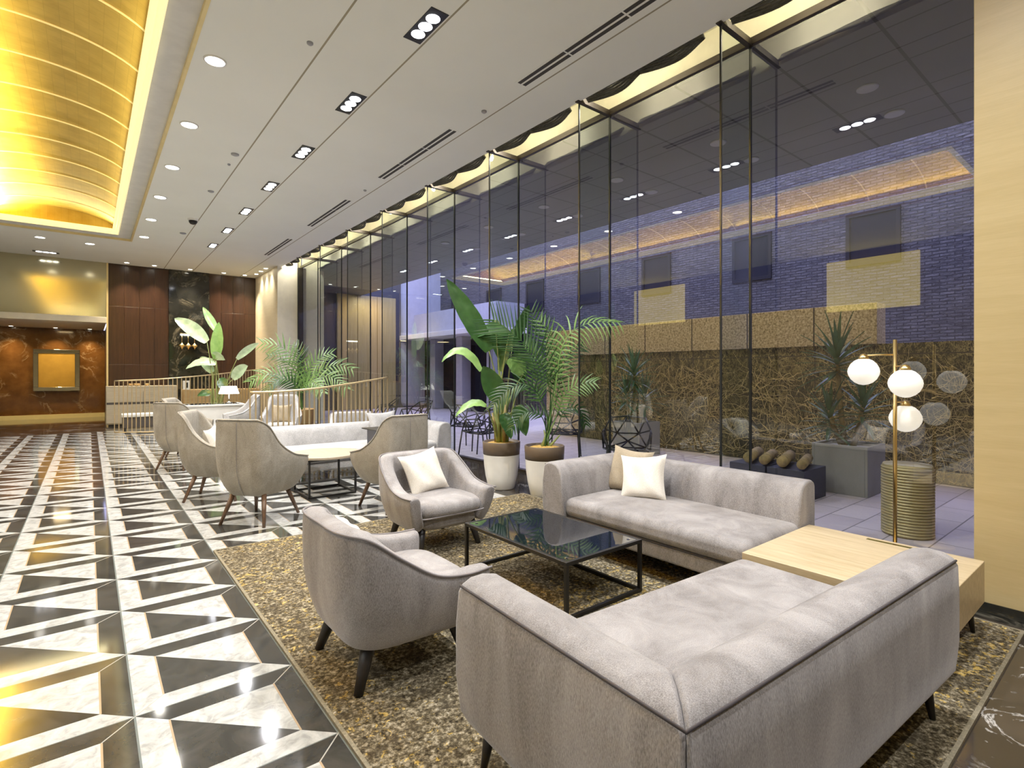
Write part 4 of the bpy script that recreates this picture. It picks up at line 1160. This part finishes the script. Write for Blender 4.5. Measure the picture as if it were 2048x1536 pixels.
def wire_chair():
    t = thing('wire_chair', '', 'outdoor chair')
    # faceted lattice shell: rings of points, seat to back
    P = {}
    seat = [(-.22, .24, .45), (.22, .24, .45), (.29, .02, .43), (.25, -.20, .42), (-.25, -.20, .42), (-.29, .02, .43)]
    mid = [(0, .10, .41), (.12, -.08, .40), (-.12, -.08, .40)]
    arm = [(.30, .10, .64), (.29, -.12, .66), (-.30, .10, .64), (-.29, -.12, .66)]
    back = [(.22, -.30, .80), (0, -.33, .82), (-.22, -.30, .80), (.14, -.27, .60), (-.14, -.27, .60), (0, -.25, .50)]
    V_ = [Vector(p) for p in seat + mid + arm + back]
    E = [(0, 1), (1, 2), (2, 3), (3, 4), (4, 5), (5, 0), (0, 6), (1, 6), (6, 7), (6, 8), (7, 8), (2, 7), (3, 7), (5, 8), (4, 8), (6, 2), (6, 5),
         (1, 9), (2, 9), (9, 10), (2, 10), (3, 10), (0, 11), (5, 11), (11, 12), (5, 12), (4, 12), (10, 13), (13, 14), (14, 15), (15, 12), (10, 16), (3, 16), (13, 16), (14, 16), (14, 17), (15, 17), (12, 17), (4, 17), (16, 18), (17, 18), (3, 18), (4, 18), (7, 18), (8, 18), (16, 17)]
    mb = MB()
    for a, b in E: mb.tube([V_[a], V_[b]], .011, 6)
    mb.build('lattice_shell', M['black'], t, smooth=True)
    for (i, dx, dy) in ((0, -.03, .06), (1, .03, .06), (3, .03, -.08), (4, -.03, -.08)):
        MB().tube([V_[i], (V_[i].x + dx, V_[i].y + dy, 0)], [.014, .011], 8).build('leg', M['black'], t, smooth=True)
    return t
WC = wire_chair()
for i, (x, y, rz, lab) in enumerate(((5.28, 4.28, 2.2, 'black wire lattice chair outside behind the sofa cushions'), (6.0, 6.15, -.9, 'black wire lattice chair outside behind the palm pot'),
        (5.02, 7.05, .3, 'black wire lattice chair outside just left of the strelitzia pot'), (5.45, 8.1, -1.2, 'black wire lattice chair outside between dark armchair back and strelitzia'),
        (5.35, 9.95, .4, 'black wire lattice chair outside above the dark armchair back'), (5.3, 11.3, 1.2, 'black wire lattice chair outside at the end of the railing'))):
    o = WC if i == 0 else dup(WC, (x, y, 0), rz)
    o.location = (x, y, -.01); o.rotation_euler = (0, 0, rz); tag(o, lab, group='wire chairs on the terrace')

def yucca(label, c, w, h, planter_mat, heads, face_mat=None, sc=1):
    t = thing('potted_yucca', label, 'potted plant', c)
    mb = MB(); q = .03
    mb.box(-w, -w, 0, w, -w + q, h).box(-w, w - q, 0, w, w, h).box(-w, -w + q, 0, -w + q, w - q, h).box(w - q, -w + q, 0, w, w - q, h).box(-w + q, -w + q, 0, w - q, w - q, h - .05)
    mb.build('planter', planter_mat, t, bevel=.004)
    rnd = random.Random(int(c[1] * 10))
    for (dx, dy, z, n, ln) in heads:
        tip = Vector((dx, dy, z))
        MB().tube([(dx * .3, dy * .3, h - .06), (dx * .8, dy * .8, (h + z) / 2), tip], [.035, .03, .022], 8).build('trunk', M['dry_stalk'], t, smooth=True)
        mb = MB()
        for k in range(n):
            a = k * 2.399; el = math.radians(80 - 110 * (k / n)); d = Vector((math.cos(a) * math.cos(el), math.sin(a) * math.cos(el), math.sin(el)))
            l_ = ln * rnd.uniform(.75, 1.1); side = d.cross(Vector((0, 0, 1))).normalized(); nr = side.cross(d)
            p = tip - Vector((0, 0, .25 * k / n)); row = []
            for i in range(6):
                f = i / 5; wd = .028 * (1 - f ** 2.2) * (.6 + .4 * min(1, f * 4)) + .0005
                row.append([p + side * wd, p + nr * -.008, p - side * wd]); d = (d + Vector((0, 0, -.05 * (1 + f)))).normalized(); p = p + d * (l_ / 5)
            mb.grid(row)
        mb.build('leaf_crown', M['yucca'], t, smooth=True)
    return t
yp = at(1715, 995, 1 / ((995 - HZ) / FPX)); yp.z = -.01
yucca('spiky yucca in a big square grey planter outside, behind the floor lamp', (yp.x + .38, yp.y + .22, -.01), .29, .56, M['grey_planter'], [(-.05, .1, 1.62, 46, .5), (.1, -.12, 1.05, 36, .45), (-.12, .16, .95, 30, .4)])
yucca('dark spiky yucca in a square planter outside, beyond the wire chair', (7.35, 5.75, -.01), .28, .56, M['grey_planter'], [(0, .05, 1.45, 44, .48), (.12, -.08, 1.05, 34, .42), (-.14, .1, 1.1, 30, .4)])
lb = thing('low_planter', 'low dark blue-black planter box with logs outside behind the sofa', 'planter', (6.2, 2.85, -.01))
mb = MB(); mb.box(-.28, -.42, 0, .28, -.02, .34).box(-.28, .0, 0, .28, .42, .34); mb.build('box', M['charcoal'], lb, bevel=.006)
for k, (y, r_) in enumerate(((-.3, .05), (-.1, .06), (.1, .055), (.28, .06))):
    lg = MB().tube([(-.3, y - .1, .36 + r_ * .8), (.26, y + .06, .36 + r_ * .8)], r_, 12).build('log', M['dry_stalk'], smooth=True, loc=(6.2, 2.85, -.0))
    tag(lg, ['first', 'second', 'third', 'fourth'][k] + ' dry log from the right on the low dark planter outside', 'log', 'logs on the low planter')
gc = at(1826, 1078, 1 / ((1078 - HZ) / FPX)); gc.z = 0
pr = [(0, 0), (.17, 0)]
for k in range(24):
    z = .01 + .024 * k; pr += [(.176, z), (.188, z + .006), (.188, z + .015), (.176, z + .021)]
gd = thing('ribbed_drum', 'ribbed gold drum stool standing outside behind the floor lamp', 'drum', (gc.x + .16, gc.y + .08, -.01))
MB().lathe(pr + [(.18, .59), (.172, .605)], 48).build('ribbed_body', M['ribbed'], gd, smooth=True)
MB().lathe([(.172, .603), (.16, .58), (0, .58)], 40).build('top_tray', M['charcoal'], gd, smooth=True)

# ------------------------------------------------------------------ outdoor light
# added warm fill under the canopy, washing the garden wall
for i in range(7):
    area('garden_wall_fill', (7.2, 1.2 + 1.69 * i, ZC - .03), 10, .16, (1, .82, .5), (0, math.radians(-28), 0), spread=2.0)

w = bpy.data.worlds.new('dusk'); scene.world = w; w.use_nodes = True
bg = w.node_tree.nodes['Background']; bg.inputs[0].default_value = (.42, .44, .86, 1); bg.inputs[1].default_value = 7.5

# ------------------------------------------------------------------ camera and colour
cd_ = bpy.data.cameras.new('camera'); cam = bpy.data.objects.new('camera', cd_); COL.objects.link(cam)
cd_.sensor_width = 36; cd_.lens = FPX / 2048 * 36; cd_.shift_y = (HZ - 768) / 2048; cd_.clip_start = .05; cd_.clip_end = 200
cam.location = (0, 0, H); cam.rotation_euler = (PI / 2, 0, -TH)
scene.camera = cam
scene.view_settings.view_transform = 'Standard'
scene.view_settings.look = 'None'
scene.view_settings.exposure = 0; scene.view_settings.gamma = 1.1
cy_ = scene.cycles
cy_.use_denoising = True; cy_.max_bounces = 8; cy_.diffuse_bounces = 5; cy_.glossy_bounces = 4; cy_.transparent_max_bounces = 12
cy_.sample_clamp_indirect = 6; cy_.caustics_reflective = False; cy_.caustics_refractive = False
